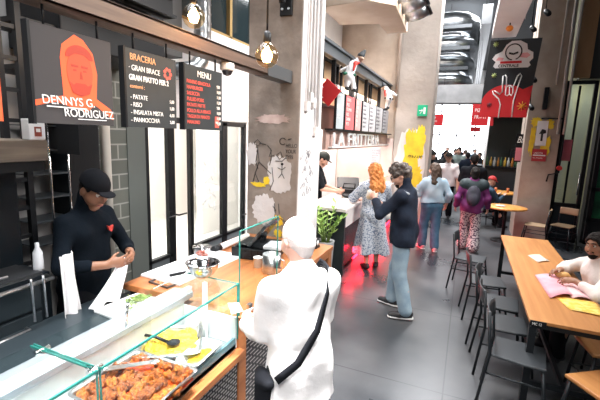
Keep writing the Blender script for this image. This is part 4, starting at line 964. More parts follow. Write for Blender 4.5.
# canopy
cb = thing('canopy_beam', 'dark steel beam running along the top of the second stall', 'beam', (0, 0, 0))
MB().box(-1.96, -1.86, 4.4, 9.98, 3.36, 3.4).box(-1.96, -1.86, 4.4, 9.98, 3.2, 3.24).box(-1.92, -1.9, 4.4, 9.98, 3.2, 3.4).build('beam_body', mat('beam_grey', (.075, .085, .095), .45), cb)
for y in (5.0, 5.62, 6.55, 7.6, 8.8): MB().box(-1.96, -1.9, y, y + .05, 2.76, 3.2).build('hanger', black, cb)
MB().box(-2.02, -1.95, 4.9, 9.98, 2.76, 2.8).build('lower_rail', black, cb)
r = thing('upper_shelf', 'dark framed shelf with tan panels behind the stall signs', 'shelf', (0, 0, 0))
for i, (y0, y1) in enumerate(((4.95, 5.55), (5.7, 6.5), (6.65, 7.55), (7.7, 8.8), (8.9, 9.9))):
    MB().box(-2.2, -2.16, y0, y1, 2.6, 3.28).build('tan_panel', mat('tan_panel', (.42, .27, .15), .6, col2=(.5, .34, .2), scale=2), r)
    MB().box(-2.16, -2.12, y0, y0 + .05, 2.55, 3.3).box(-2.16, -2.12, y1 - .05, y1, 2.55, 3.3).box(-2.16, -2.12, y0, y1, 3.25, 3.3).box(-2.16, -2.12, y0, y1, 2.55, 2.6).build('frame', black, r)
MB().box(-2.2, -2.14, 4.9, 9.95, 2.2, 2.55).build('back_board', mat('brown_dark', (.1, .06, .045), .6), r)
# letter sign
r = thing('letter_sign', 'long pale sign board with big white letters over the stall', 'sign', (-1.9, 5.35, 1.93))
MB().box(-.06, -.0, -.0, 4.6, -.03, .27).build('board', mat('sign_pink', (.42, .27, .23), .6, col2=(.5, .34, .3), scale=3), r, .004)
text('lettering', 'LA FRITTERIA', .3, gloss_white, r, (.06, .12, .025), ext=.012, spacing=1.12, squeeze=1.62); MB().box(-.02, .1, -.02, 4.6, .255, .28).build('cap_rail', black, r); MB().box(.0, .075, .1, 4.5, .0, .018).build('ledge', gloss_white, r)
lt = mat('sign_text_grey', (.22, .22, .24), .7)
cols = [('grey', (.42, .47, .5)), ('red', (.75, .16, .17)), ('pink', (.82, .44, .42)), ('pale', (.62, .62, .65)), ('pale', (.64, .63, .66)), ('pale', (.56, .57, .61)), ('dim', (.42, .43, .47))]
lab = ['grey menu panel nearest the pillar over the stall', 'red menu panel in the row over the stall', 'pink menu panel right of the red panel over the stall', 'pale price panel directly right of the pink panel', 'pale price panel second from the pink panel', 'pale price panel third from the pink panel', 'greyish price panel at the far end of the row']
ys = [(5.77, 6.15), (6.25, 6.78), (6.86, 7.25), (7.36, 7.88), (7.92, 8.5), (8.54, 9.2), (9.26, 9.9)]
for i, (y0, y1) in enumerate(ys):
    r = thing('menu_board', lab[i], 'sign', (-1.9, y0, 2.22), 0, 'menu panels over the stall'); wd = y1 - y0
    MB().box(-.03, 0, 0, wd, 0, .55).build('panel', mat('panel_' + cols[i][0] + str(i), cols[i][1], .5), r, .003); MB().box(-.03, .004, -.03, 0, -.02, .56).build('frame', black, r)
    tm = chalk if i in (0, 1, 2) else lt
    for k in range(6 if i else 3):
        text('lettering', (['FRITTI', 'CLASSICI', 'DOLCI'] if i == 0 else ['CUOPPO', 'PESCE', 'CALAMARI', 'ALICI', 'GAMBERI', 'MISTO'] if i == 1 else ['BIBITE', 'ACQUA', 'BIRRA', 'VINO', 'COLA', 'CAFFE'] if i == 2 else ['arancino  3', 'crocche  2', 'frittatina  4', 'montanara  4', 'panzerotti  3', 'zeppole  5'])[k], .075 if i else .085, tm, r, (.003, .04, .46 - k*(.078 if i else .15)), squeeze=min(.95, wd*1.5))
# red diamond sign
r = thing('diamond_sign', 'red diamond shaped sign on a bracket beside the pillar', 'sign', (-1.645, 4.62, 2.63))
MB().box(-.118, .118, 0, .02, -.118, .118, Matrix.Rotation(R(40), 4, 'Y')).build('plate', red, r, .002)
MB().tube([(-.06, -.28, .06), (-.06, .04, .06), (.05, .03, .06)], .006, 6).build('bracket', steel, r); MB().tube([(-.06, -.28, -.06), (-.06, .04, -.06), (.05, .03, -.06)], .006, 6).build('bracket', steel, r)
# two hanging cloth dolls
clothw = mat('doll_cloth', (.78, .78, .8), .9); drd = mat('doll_red', (.6, .05, .04), .8); dgr = mat('doll_green', (.02, .13, .08), .8); dbk = mat('doll_black', (.02, .025, .03), .8)
def doll(label, loc, rz, flip):
    r = thing('cloth_doll', label, 'doll', loc, rz, 'cloth dolls hanging at the stall')
    f = -1 if flip else 1
    blob('doll_body', [cap((0, 0, 0), (.05*f, 0, .2), .1, .075, .04), cap((.05*f, 0, .2), (.16*f, 0, .3), .05, .05, .04), cap((0, 0, .0), (-.04, .02, -.2), .07, .05, .04), cap((.04*f, .02, -.02), (.1*f, .03, -.24), .065, .045, .04), cap((.02, .06, .18), (-.16*f, .1, .1), .045, .035, .03)], clothw, r, .012, wob=.008, wfreq=(20, 20, 20))
    blob('doll_head', [ell((.2*f, 0, .33), (.07, .07, .08), .02), cap((.22*f, -.04, .32), (.25*f, -.09, .29), .02, .014, .02)], mat('doll_face', (.4, .27, .2), .7), r, .012)
    blob('doll_hat', [cap((.21*f, .0, .37), (.27*f, .01, .46), .075, .03, .02)], dbk, r, .012); blob('scarf', [cap((.1*f, -.05, .22), (.16*f, .06, .26), .045, .045, .03), cap((.1*f, -.08, .2), (.07*f, -.1, .08), .03, .02, .02)], drd, r, .012)
    blob('sash', [cap((-.1, -.05, .03), (.1, -.05, .0), .03, .03, .02), cap((-.09, .05, .03), (.09, .05, .0), .03, .03, .02)], dgr if not flip else dbk, r, .012)
    blob('doll_shoe', [cap((-.04, .02, -.24), (-.01, -.05, -.27), .045, .03, .02)], dbk, r, .012); blob('doll_shoe', [cap((.1*f, .03, -.27), (.13*f, -.04, -.29), .045, .03, .02)], dbk, r, .012)
    r.scale = (.76,)*3
    MB().tube([(.05*f, .02, .22), (-.02*f, .02, .36)], .006, 6).build('cord', black, r)
    return r
doll('white cloth doll with red scarf hanging above the red diamond sign', (-1.72, 5.75, 3.0), R(20), False)
doll('white and black cloth doll hanging at the far end of the stall canopy', (-1.66, 8.6, 2.93), R(-30), True)
o = MB().box(0, .24, 0, .012, 0, .42).build('notice_sheet', mat('notice', (.5, .5, .54), .6)); o.location = (-2.28, 9.938, 1.42); tag(o, 'grey printed notice on the stall back wall', 'poster')
for k in range(6): text('lettering', ['AVVISO', 'allergeni', 'glutine', 'latte', 'uova', 'pesce'][k], .06, lt, o, (.02, -.002, .34 - k*.06), '-y')
# vent hood above the stall
r = thing('vent_hood', 'beige boxy ventilation hood high above the stall', 'hood', (0, 0, 4.0))
MB().prism([(-2.24, 5.8), (-2.24, 6.76), (-1.6, 6.88), (-1.58, 7.56), (-1.22, 7.58), (-1.16, 6.05), (-1.5, 5.7)], lambda u, v, w: (u, v, w), .7).build('hood_body', mat('hood_beige', (.42, .33, .25), .6, col2=(.5, .42, .34), scale=2), r, .01)
for i, y in enumerate((6.25, 6.75, 7.25)): MB().tube([(-1.2, y, .28), (-1.02, y, .3), (-.9, y, .36)], .19, 18).build('duct', galv, r); MB().tube([(-.905, y, .355), (-.86, y, .38)], .2, 18).build('duct_collar', black, r)
o = MB().tube([(-1.72, 9.85, 6.3), (-1.72, 9.85, 2.85)], .035, 10).build('wall_pipe', mat('pink_pipe', (.55, .45, .38), .6)); tag(o, 'pale vertical pipe between stall wall and second pillar', 'pipe')
# exit sign
r = thing('exit_sign', 'green emergency exit sign on the pale concrete pillar', 'sign', (-1.21, 9.88, 2.65)); MB().box(0, .23, -.02, .015, 0, .26).build('panel', mat('exit_green', (.01, .32, .16), .4, emit=(.01, .4, .2), estr=.35), r, .004)
F_ = lambda u, v, w: (u, -.022 - w, v); m_ = MB(); m_.prism([(.14, .05), (.19, .05), (.19, .2), (.14, .2)], F_, .002); m_.prism([(.04, .12), (.1, .12), (.1, .09), (.13, .13), (.1, .17), (.1, .14), (.04, .14)], F_, .002); m_.prism([(.06, .05), (.075, .05), (.1, .1), (.085, .1)], F_, .002); m_.build('running_symbol', gloss_white, r)
o = MB().box(-1.22, -.96, 9.87, 9.895, 2.62, 2.645).build('trim', gloss_white)
bpy.data.objects.remove(o)
# ------------------------------------------------------------------ hall ducts, banner, signs
for i, (z, rr) in enumerate(((5.85, .3), (5.2, .27), (4.62, .25), (4.08, .22))):
    o = MB().tube([(-2.9, 14 + i*.1, z), (-.75, 14 + i*.1, z), (-.5, 14.05 + i*.1, z - .02), (-.32, 14.3 + i*.1, z - .05), (-.28, 15.2 + i*.1, z - .06), (-.28, 18, z - .06)], rr, 20).build('air_duct', galv)
    tag(o, ('topmost', 'second from top', 'third from top', 'lowest')[i] + ' big silver air duct bending away down the hall', 'duct', 'silver air ducts in the hall')
for i, (z, y) in enumerate(((5.5, 13.2), (4.9, 13.3), (4.32, 13.4))):
    o = MB().box(-3, -.25, y, y + .4, z - .05, z + .05).build('cable_tray', mat('tray_dark', (.04, .045, .05), .5, .5)); tag(o, ('upper', 'middle', 'lower')[i] + ' dark cable tray between the silver air ducts', 'cable tray', 'dark cable trays between ducts')
struct('trim_2', MB().box(-2.95, .35, 12.6, 13.0, 3.2, 3.72), mat('grey_beam', (.24, .245, .25), .8, col2=(.32, .32, .33), scale=3), 0, 'grey concrete beam crossing the hall under the ducts')
o = MB().box(.0, .25, 12, 26, 5.2, 5.7).build('square_duct', mat('duct_dim', (.12, .125, .13), .4, .6)); tag(o, 'long dim square duct running down the right side of hall', 'duct')
bn = thing('hanging_banner', 'black and red hanging banner with white hand and CENTRALE logo', 'banner', (.14, 9.0, 2.6))
def BX(z): return 0.0
m_ = MB(); m_.prism([(.0, .0), (.86, .0), (.965, 1.5), (.07, 1.5)], lambda u, v, w: (u, w, v), .03); m_.build('board', mat('banner_black', (.022, .026, .03), .6), bn)
FB = lambda d: (lambda u, v, w: (u, -d - w, v))
m_ = MB(); m_.prism([(.0, .0), (.86, .0), (.905, .62)] + [(.45 + .46*math.cos(a), .18 + .46*math.sin(a)) for a in np.linspace(.9, 2.75, 14)], FB(.001), .002); m_.build('red_field', red_b, bn)
w_ = MB()
def stroke(pts, r=.013, mb=None, d=.006): (mb or w_).tube([(u, -d, v) for u, v in pts], r, 6)
stroke([(.36, -.02), (.37, .25), (.33, .36), (.22, .46), (.2, .52), (.24, .52), (.34, .45), (.38, .5), (.37, .66), (.36, .8), (.4, .83), (.43, .78), (.44, .6), (.46, .6), (.48, .62), (.52, .62), (.54, .58), (.57, .62), (.62, .8), (.66, .85), (.69, .8), (.65, .62), (.62, .45), (.6, .34), (.6, .0)])
stroke([(.44, .6), (.44, .44), (.48, .42), (.51, .46), (.5, .6)], .01); stroke([(.51, .46), (.55, .42), (.57, .48), (.56, .6)], .01)
w_.build('hand_outline', chalk, bn)
lg = MB(); lg.prism([(.16, 1.0), (.2, .96), (.78, .96), (.82, 1.0), (.79, 1.06), (.85, 1.13), (.84, 1.24), (.74, 1.3), (.72, 1.4), (.6, 1.47), (.45, 1.47), (.36, 1.4), (.3, 1.28), (.18, 1.22), (.13, 1.14), (.2, 1.08)], FB(.001), .004); lg.build('logo_shape', mat('logo_white', (.8, .78, .78), .6), bn)
lo_ = MB(); stroke([(.5 + .14*math.cos(a), 1.26 + .15*math.sin(a)) for a in np.linspace(-1.2, 4.6, 22)], .012, lo_, .007); stroke([(.42, 1.24), (.5, 1.22), (.58, 1.25)], .02, lo_, .007); lo_.build('logo_drawing', ink, bn)
pk = MB(); pk.prism([(.6, 1.16), (.74, 1.14), (.8, 1.19), (.74, 1.24), (.62, 1.23)], FB(.005), .002); pk.build('logo_pink', mat('logo_pink', (.75, .35, .36), .6), bn); pk = MB(); pk.prism([(.2, 1.11), (.32, 1.1), (.34, 1.15), (.24, 1.17)], FB(.005), .002); pk.build('logo_pink', mat('logo_pink', (.75, .35, .36), .6), bn)
MB().prism([(.28, 1.045), (.66, 1.045), (.66, 1.09), (.28, 1.09)], FB(.005), .002).build('logo_bar', red_b, bn)
text('lettering', 'CENTRALE', .075, ink, bn, (.25, -.008, .975), '-y', squeeze=1.0, bold=.002)
def star(cx, cy, r, m, nm):
    s_ = MB()
    for k in range(4): a = k*PI/4; s_.tube([(cx - r*math.cos(a), -.006, cy - r*math.sin(a)), (cx + r*math.cos(a), -.006, cy + r*math.sin(a))], .008, 5)
    s_.build(nm, m, bn)
star(.76, .22, .09, mat('star_orange', (.9, .42, .04), .6), 'star'); star(.17, .24, .05, mat('star_dark', (.12, .02, .03), .6), 'star'); star(.2, .82, .05, mat('star_green', (.4, .5, .18), .6), 'star'); star(.17, 1.42, .05, MATS['star_green'], 'star')
for x in (.2, .8): MB().tube([(x, .015, 1.5), (x, .015, 3.7)], .006, 6).build('hanger', black, bn)
o = MB().tube([(.46, 12.3, 0), (.46, 12.3, 3.2)], .03, 10).build('white_pole', white); tag(o, 'thin white pole standing before the dark bar below the banner', 'pole')
# red shop signs
def redsign(label, x0, x1, z0, z1, y, words):
    r = thing('hanging_sign', label, 'sign', (x0, y, z0), 0, 'red signs hanging in the hall')
    MB().box(0, x1 - x0, 0, .04, 0, z1 - z0).build('board', red, r, .004)
    for k, s_ in enumerate(words): text('lettering', s_, (z1 - z0)*.22, chalk, r, ((x1 - x0)*.12, -.003, (z1 - z0)*(.62 - .3*k)), '-y', squeeze=.8)
    for u in (.15, .85): MB().tube([((x1 - x0)*u, .02, z1 - z0), ((x1 - x0)*u, .02, 6.4 - z0)], .006, 6).build('hanger', black, r)
redsign('small red sign hanging beside the exit sign pillar', -1.26, -.86, 2.58, 2.95, 14, ['BAR', 'VINO'])
redsign('large red sign behind the lower left of the banner', -.0, .66, 2.6, 3.3, 14, ['PIZZA', 'FRITTI'])
redsign('small bright red sign low in front of the far window', .0, .35, 2.45, 2.62, 16, [])
# white lit cable tray with spotlights over the banner
r = thing('ceiling_raft', 'white metal tray with orange lamp hanging above the banner', 'light raft', (0, 0, 0))
MB().box(.22, .65, 6.4, 9.0, 4.14, 4.18).box(.22, .24, 6.4, 9.0, 4.18, 4.34).box(.63, .65, 6.4, 9.0, 4.18, 4.34).build('tray', white, r, .004)
MB().box(.24, .63, 8.97, 8.99, 4.18, 4.34).build('end_plate', steel, r)
for x in (.3, .7): MB().tube([(x, 8.2, 4.25), (x, 8.2, 6.4)], .008, 6).build('hanger', steel, r)
o = MB().sphere((.46, 7.95, 4.05), (.06, .06, .05), 14).build('orange_lamp', mat('orange_plastic', (.8, .25, .02), .4)); tag(o, 'small orange ball lamp under the white tray', 'lamp'); o2 = MB().box(.45, .47, 7.94, 7.96, 4.09, 4.15).build('stem', black, o)
for i, (x, y, z) in enumerate(((.98, 8.0, 4.3), (.86, 8.6, 4.2), (1.06, 9.2, 2.85), (1.06, 9.3, 3.4))):
    r = thing('track_spot', ('black track spotlight glowing beside the white tray', 'black track spotlight just above the banner', 'small spotlight low beside the banner edge', 'small spotlight halfway up the banner edge')[i], 'lamp', (x, y, z), 0, 'track spotlights')
    M_ = Matrix.Rotation(R(125), 4, 'X') @ Matrix.Rotation(R(15), 4, 'Y')
    MB().lathe([(.04, 0), (.045, .02), (.045, .13), (.03, .16)], 16, M=M_).build('lamp_body', black, r); MB().lathe([(0, -.002), (.036, -.002)], 16, M=M_).build('lens', mat('spot_lens', (1, 1, 1), .3, emit=(1, .97, .9), estr=5), r); MB().tube([(0, 0, .0), (0, .05, .2), (0, .05, 6.4 - z if i < 2 else .3)], .01, 6).build('stem', black, r)
# dark kiosk with shelves at the right of the hall
r = thing('bar_kiosk', 'dark bar counter in the hall with bottles and glasses', 'counter', (0, 0, 0))
MB().box(.35, 1.95, 13.5, 14.4, 0, 1.3).build('body', mat('kiosk_black', (.02, .022, .025), .5), r, .01); MB().box(.3, 2.0, 13.45, 14.45, 1.3, 1.35).build('top', black, r); MB().box(.5, 1.95, 14.6, 14.75, 0, 3.6).build('back_panel', mat('kiosk_grey', (.035, .045, .045), .5), r); MB().box(.6, 1.95, 13.4, 14.6, 2.9, 3.0).build('canopy', black, r)
bm_ = [mat('bottle_a', (.35, .14, .03), .2), mat('bottle_b', (.05, .12, .06), .2), mat('bottle_c', (.5, .3, .05), .2), mat('bottle_d', (.5, .5, .48), .2)]
rs = random.Random(6)
for i in range(14):
    o = MB().lathe([(.035, 0), (.038, .01), (.038, .16), (.015, .22), (.014, .28), (0, .28)], 12).build('bottle', bm_[i % 4]); o.location = (.5 + i*.1, 13.75 + rs.uniform(-.15, .15), 1.35)
    tag(o, ('amber', 'dark green', 'golden', 'clear')[i % 4] + ' bottle standing on the dark bar counter', 'bottle', ('amber', 'dark green', 'golden', 'clear')[i % 4] + ' bottles on the bar counter')
r = thing('coffee_machine', 'black coffee machine on the dark bar counter', 'coffee machine', (1.55, 14.15, 1.35)); MB().box(-.3, .3, -.2, .2, .1, .55).build('body', black, r, .02); MB().box(-.28, .28, -.22, .2, 0, .08).build('drip_tray', steel, r); MB().box(-.3, .3, .0, .2, .05, .12).build('foot', black, r)
# ------------------------------------------------------------------ furniture at the right
o = MB().box(1.84, 2.0, 9.835, 9.84, 1.75, 2.2).build('door_flyer', mat('door_flyer', (.5, .12, .16), .6)); tag(o, 'dark pink flyer stuck on the tall glass door', 'flyer')
def cyl_table(label, c, rr, h, m):
    r = thing('round_table', label, 'table', (c[0], c[1], 0), 0, 'round tables with orange tops')
    MB().lathe([(0, h - .035), (rr - .008, h - .035), (rr, h - .03), (rr, h - .006), (rr - .006, h), (0, h)], 36).build('tabletop', m, r)
    MB().tube([(0, 0, .02), (0, 0, h - .03)], .035, 12).build('pedestal', black, r); MB().lathe([(0, 0), (.24, 0), (.24, .012), (.05, .03), (0, .03)], 24).build('foot', black, r); return r
otop = mat('orange_wood', (.62, .25, .05), .35, col2=(.75, .38, .1), scale=3, stretch=(6, 1, 1))
cyl_table('round orange topped table in front of the brown pillar', (.86, 9.2), .4, .75, otop); cyl_table('round orange topped table further back behind the first', (.9, 11.9), .46, .75, otop)
def glass_(label, loc):
    o = MB().lathe([(.03, 0), (.036, .12), (.033, .12), (.028, .005), (0, .005)], 14).build('drinking_glass', mat('glass_amber', (.5, .14, .05), .15)); o.location = loc; return tag(o, label, 'glass')
glass_('reddish drink glass on the further round table', (.8, 11.8, .751)); glass_('second reddish drink glass on the further round table', (1.1, 11.85, .751))
o = MB().lathe([(0, 0), (.07, 0), (.1, .02), (.1, .023), (.06, .008), (0, .008)], 18).build('plate', gloss_white); o.location = (.75, 9.15, .751); tag(o, 'small white plate on the nearer round table', 'plate')
seatm = mat('chair_grey', (.035, .04, .045), .42, .2); chm = mat('chair_metal', (.02, .024, .028), .4, .5)
def make_chair(label, loc, rz, sm, group):
    r = thing('metal_chair', label, 'chair', loc, rz, group)        # local +Y = front
    MB().prism([(-.17, -.18), (.17, -.18), (.19, .05), (.18, .19), (-.18, .19), (-.19, .05)], lambda u, v, w: (u, v, .44 + w), .022).build('seat', sm, r, .008)
    rows = []
    for i in range(5):
        z = .66 + i*.035; rows.append([(.185*math.sin(a)*1.0, -.2 - .05*math.cos(a) + .02 - (z - .66)*.12, z) for a in np.linspace(-1.15, 1.15, 9)])
    MB().grid(rows).build('backrest', sm, r, 0, .012)
    for sx in (-1, 1):
        MB().tube([(sx*.16, .17, .44), (sx*.2, .23, 0)], .012, 8).build('leg', chm, r)
        MB().tube([(sx*.165, -.225, .8), (sx*.165, -.19, .46), (sx*.2, -.25, 0)], .012, 8).build('leg', chm, r)
    MB().tube([(-.175, .19, .3), (-.178, -.2, .3), (.178, -.2, .3), (.175, .19, .3), (-.175, .19, .3)], .008, 6).build('stretcher', chm, r)
    return r
cg = 'grey chairs along the long table'
ch = make_chair('dark grey metal chair at the far left corner of long table', (.18, 5.88, 0), R(-100), seatm, cg)
for (x, y, a), l in zip(((.35, 4.97, -84), (.44, 4.34, -96), (.47, 3.83, -86), (.52, 3.32, -98)), ('dark grey metal chair second from the far end of long table', 'dark grey metal chair in the middle of the row at the long table', 'dark grey metal chair second from the near end of long table', 'dark grey metal chair nearest the camera at the long table')):
    dup(ch, (x, y, 0), R(a), l)
wch = make_chair('metal chair with pale wooden seat beside the brown pillar', (1.42, 9.05, 0), R(75), mat('chair_wood', (.36, .25, .15), .5), 'chairs by the brown pillar'); dup(wch, (1.95, 9.3, 0), R(150), 'metal chair with wooden seat in front of the tall glass door')
def stool(label, x, y, rz):
    r = thing('wood_stool', label, 'stool', (x, y, 0), rz, 'stools by the long table'); MB().box(-.17, .17, -.17, .17, .44, .47).build('seat', wood_t, r, .01)
    for sx in (-1, 1):
        for sy in (-1, 1): MB().tube([(sx*.14, sy*.14, .44), (sx*.18, sy*.18, 0)], .014, 8).build('leg', chm, r)
    MB().tube([(-.16, -.16, .2), (.16, -.16, .2), (.16, .16, .2), (-.16, .16, .2), (-.16, -.16, .2)], .008, 6).build('foot_ring', chm, r)
stool('wooden seated stool under the right side of the long table', 1.2, 3.72, R(10)); stool('wooden seated stool at the bottom right corner before the table', 1.03, 3.08, R(35))
lt_ = thing('long_table', 'long oak topped table with black metal frame at the right', 'table', (0, 0, 0))
MB().box(.565, 1.163, 3.31, 6.3, .722, .75).build('tabletop', wood_t, lt_, .004); MB().box(.585, 1.143, 3.33, 6.28, .68, .722).build('apron', chm, lt_)
for x in (.6, 1.12):
    for y in (3.36, 6.24): MB().box(x - .025, x + .025, y - .025, y + .025, 0, .68).build('leg', chm, lt_)
MB().box(.6, 1.12, 3.35, 3.38, .18, .22).box(.85, .88, 3.37, 6.2, .18, .22).box(.6, 1.12, 6.22, 6.26, .18, .22).build('stretcher', chm, lt_)
pl_ = MB().box(.57, .68, 3.3, 3.312, .705, .748).build('number_plate', black, lt_, .002); text('lettering', 'MC 12', .03, chalk, pl_, (.583, 3.2985, .715), '-y', squeeze=.8)
def sheet(name, label, pts, m, z, cat, th=.002, curl=0.):
    rows = []; a, b_, c_, d_ = [Vector((p[0], p[1], 0)) for p in pts]
    for i in range(7):
        u = i/6; rows.append([a.lerp(b_, u).lerp(d_.lerp(c_, u), v/4) + Vector((0, 0, curl*math.sin(PI*u)*(.4 + .6*v/4) + .002)) for v in range(5)])
    o = MB().grid(rows).build(name, m, None, 0, th); o.location.z = z; return tag(o, label, cat)
sheet('paper_flyer', 'folded white paper lying alone on the oak table', [(.79, 5.28), (.93, 5.4), (1.0, 5.14), (.86, 5.02)], mat('paper_white', (.75, .66, .56), .8), .751, 'paper', .002, .012)
pp = mat('pink_paper', (.75, .3, .36), .7, col2=(.78, .42, .48), scale=5)
sheet('paper_bag', 'pink paper wrapper on the table before the seated man', [(.76, 4.5), (.98, 4.62), (1.02, 4.02), (.79, 3.86)], pp, .752, 'wrapper', .002, .035)
sheet('paper_bag', 'second pale pink sheet beside the seated man\'s arm', [(.95, 4.4), (1.1, 4.38), (1.12, 3.98), (.97, 3.94)], mat('pale_pink_paper', (.8, .5, .52), .7), .758, 'wrapper', .002, .02)
sheet('paper_flyer', 'yellow orange printed paper at the near end of the table', [(.84, 3.93), (1.14, 3.95), (1.15, 3.62), (.9, 3.66)], mat('yellow_print', (.85, .5, .06), .6, col2=(.85, .66, .2), scale=18, lo=.45, hi=.6), .751, 'paper', .002, .008)
o = blob('sandwich', [ell((0, 0, .03), (.07, .04, .03), .02), ell((.02, .01, .045), (.04, .03, .02), .01)], mat('bread', (.6, .33, .1), .7, col2=(.72, .46, .2), scale=30), None, .006); o.location = (1.0, 4.5, .762); tag(o, 'half eaten sandwich by the seated man\'s hands', 'sandwich')
# posters and fixtures on the right pillar
r = thing('poster', 'white poster with dark lamp drawing on the yellow graffiti pillar', 'poster', (1.3, 9.68, 2.05)); MB().box(0, .2, 0, .012, 0, .52).build('sheet', white, r); MB().prism([(.05, .25), (.1, .35), (.17, .33), (.18, .27), (.13, .25), (.13, .1), (.09, .1), (.09, .25)], FB(.001), .002).build('drawing', ink, r)
r = thing('notice_sign', 'red and white notice board on the brown pillar', 'sign', (1.27, 9.68, 1.72)); MB().box(0, .27, 0, .012, 0, .26).build('panel', mat('notice_red', (.42, .03, .04), .6), r); text('lettering', 'USCITA', .05, chalk, r, (.03, -.002, .16), '-y'); text('lettering', 'NO SMOKING', .035, chalk, r, (.025, -.002, .06), '-y', squeeze=.8); MB().box(.02, .25, -.004, 0, .115, .14).build('white_band', white, r)
r = thing('wall_lamp', 'slim black wall lamp on the brown pillar', 'lamp', (1.38, 9.64, 2.8)); MB().box(-.04, .04, -.05, .05, 0, .45).build('lamp_body', black, r, .008); MB().box(-.02, .02, .05, .06, .15, .3).build('mount', black, r)
r = thing('hanging_sign', 'white script neon style sign at the dark kiosk by pillar', 'sign', (.98, 9.95, 2.05)); text('lettering', 'Bar', .2, chalk, r, (0, 0, .05), '-y', shear=.3, squeeze=.7); MB().box(-.02, .3, .005, .02, 0, .24).build('panel', black, r); MB().box(.0, .22, -.004, .004, -.35, -.06).build('pink_flyer', mat('flyer_pink', (.6, .2, .25), .6), r); MB().box(-.02, .3, .005, .02, -.38, 0).build('panel', black, r); MB().tube([(.12, .012, .24), (.12, .012, 4.3)], .006, 6).build('hanger', black, r)
# ------------------------------------------------------------------ the people
sk1 = mat('skin_light', (.6, .33, .24), .5); sk2 = mat('skin_tan', (.34, .17, .105), .5); sk3 = mat('skin_brown', (.25, .115, .065), .45); skp = mat('skin_pink', (.66, .38, .3), .5)
wht = mat('white_linen', (.82, .8, .8), .85, bump=.35, bscale=14); navy = mat('navy_cloth', (.01, .014, .026), .85, spec=.2, col2=(.014, .022, .04), scale=9, bump=.2, bscale=30); blk = mat('black_cloth', (.008, .009, .012), .9, spec=.15)
denim = mat('light_denim', (.2, .29, .37), .85, col2=(.3, .4, .47), scale=5, bump=.2, bscale=60); denim2 = mat('blue_denim', (.04, .11, .19), .85, col2=(.07, .17, .27), scale=6)
chef_c = mat('chef_black', (.0035, .0065, .011), .9, spec=.1, bump=.2, bscale=25)
hair_d = mat('dark_hair', (.01, .007, .006), .7, spec=.2, bump=.9, bscale=70); hair_w = mat('white_hair', (.78, .7, .68), .7, bump=.3, bscale=120); hair_r = mat('copper_hair', (.5, .14, .025), .5, col2=(.7, .28, .07), scale=26, stretch=(3, 3, .6), lo=.35, hi=.65, bump=.8, bscale=60); hair_b = mat('brown_hair', (.07, .04, .025), .6, bump=.5, bscale=80)
shoe_b = mat('shoe_black', (.02, .02, .024), .5); shoe_w = mat('shoe_white', (.7, .7, .7), .5)
floral = mat('floral_dress', (.46, .49, .54), .8, col2=(.12, .16, .24), scale=52, lo=.5, hi=.58, detail=1)
polka = mat('spotted_cloth', (.62, .55, .55), .8, col2=(.1, .06, .1), scale=40, lo=.5, hi=.56, detail=0)
# 1 customer in white
A = figure('person', 'white haired person in white shirt with black crossbody strap at the counter', (-.71, 1.74, 0), R(50), 1.7, dict(vox=.009, skin=skp, bulk=.82, lean=.06,
    wl=(-.2, .33, 1.05), ehl=(-.05, -.6, -1), ehr=(.2, -.5, -1), hdl=(.3, .8, .25), hul=(.6, .3, .6), curl=.8, wr=(.2, .36, 1.05), hdr=(-.5, .9, .1),
    top=dict(mat=wht, t=.016, st=.016, sleeve=.97, hem=.74, flare=.012, wob=.005, wf=(26, 26, 16)), bottom=dict(kind='trousers', mat=blk, t=.02), shoes=shoe_b,
    hair=dict(kind='short', mat=hair_w, t=.006), hpitch=-.12, hyaw=.1))
# strap, bag
s = A['s']; up = A['up']
pts = [up(.13, .12, 1.38), up(.15, .04, 1.478), up(.135, -.06, 1.465), up(.08, -.15, 1.37), up(.0, -.188, 1.2), up(-.1, -.178, 1.05), up(-.19, -.12, .95)]
rows = []
cr = []
for i in range(len(pts) - 1):
    for t in np.linspace(0, 1, 4)[: 4 if i == len(pts) - 2 else 3]: cr.append(pts[i]*(1 - t) + pts[i+1]*t)
cr = [Vector(c_*s) for c_ in cr]
for i, c_ in enumerate(cr):
    d = (cr[min(i+1, len(cr)-1)] - cr[max(i-1, 0)]).normalized(); o_ = Vector((c_.x, c_.y, 0)).normalized() if i > 2 else Vector((0, 0, 1)); w_ = d.cross(o_).normalized()*.019
    rows.append([c_ - w_, c_ + w_])
bag = thing('crossbody_bag', 'black crossbody bag at the left hip of the white shirted customer', 'bag', (-.71, 1.74, 0), R(50))
MB().grid(rows).build('strap', blk, bag, 0, .005)
blob('bag_body', [cap((-.2, -.06, .88), (-.2, .06, .88), .03, .03, .03), cap((-.2, -.06, .7), (-.2, .06, .7), .032, .032, .03), cap((-.2, 0, .87), (-.2, 0, .71), .05, .05, .03)], blk, bag, .012)
slip = MB().grid([[(-.035 + .014*j, .028*i, .01*math.sin(i*.9 + j*.4)) for j in range(6)] for i in range(4)]).build('paper_slip', mat('slip_white', (.84, .83, .82), .7), None, 0, .002)
slip.location = (-1.13, 1.79, 1.075); slip.rotation_euler = (R(25), 0, R(50)); tag(slip, 'small white paper slip in the left hand of the white shirted customer', 'paper')
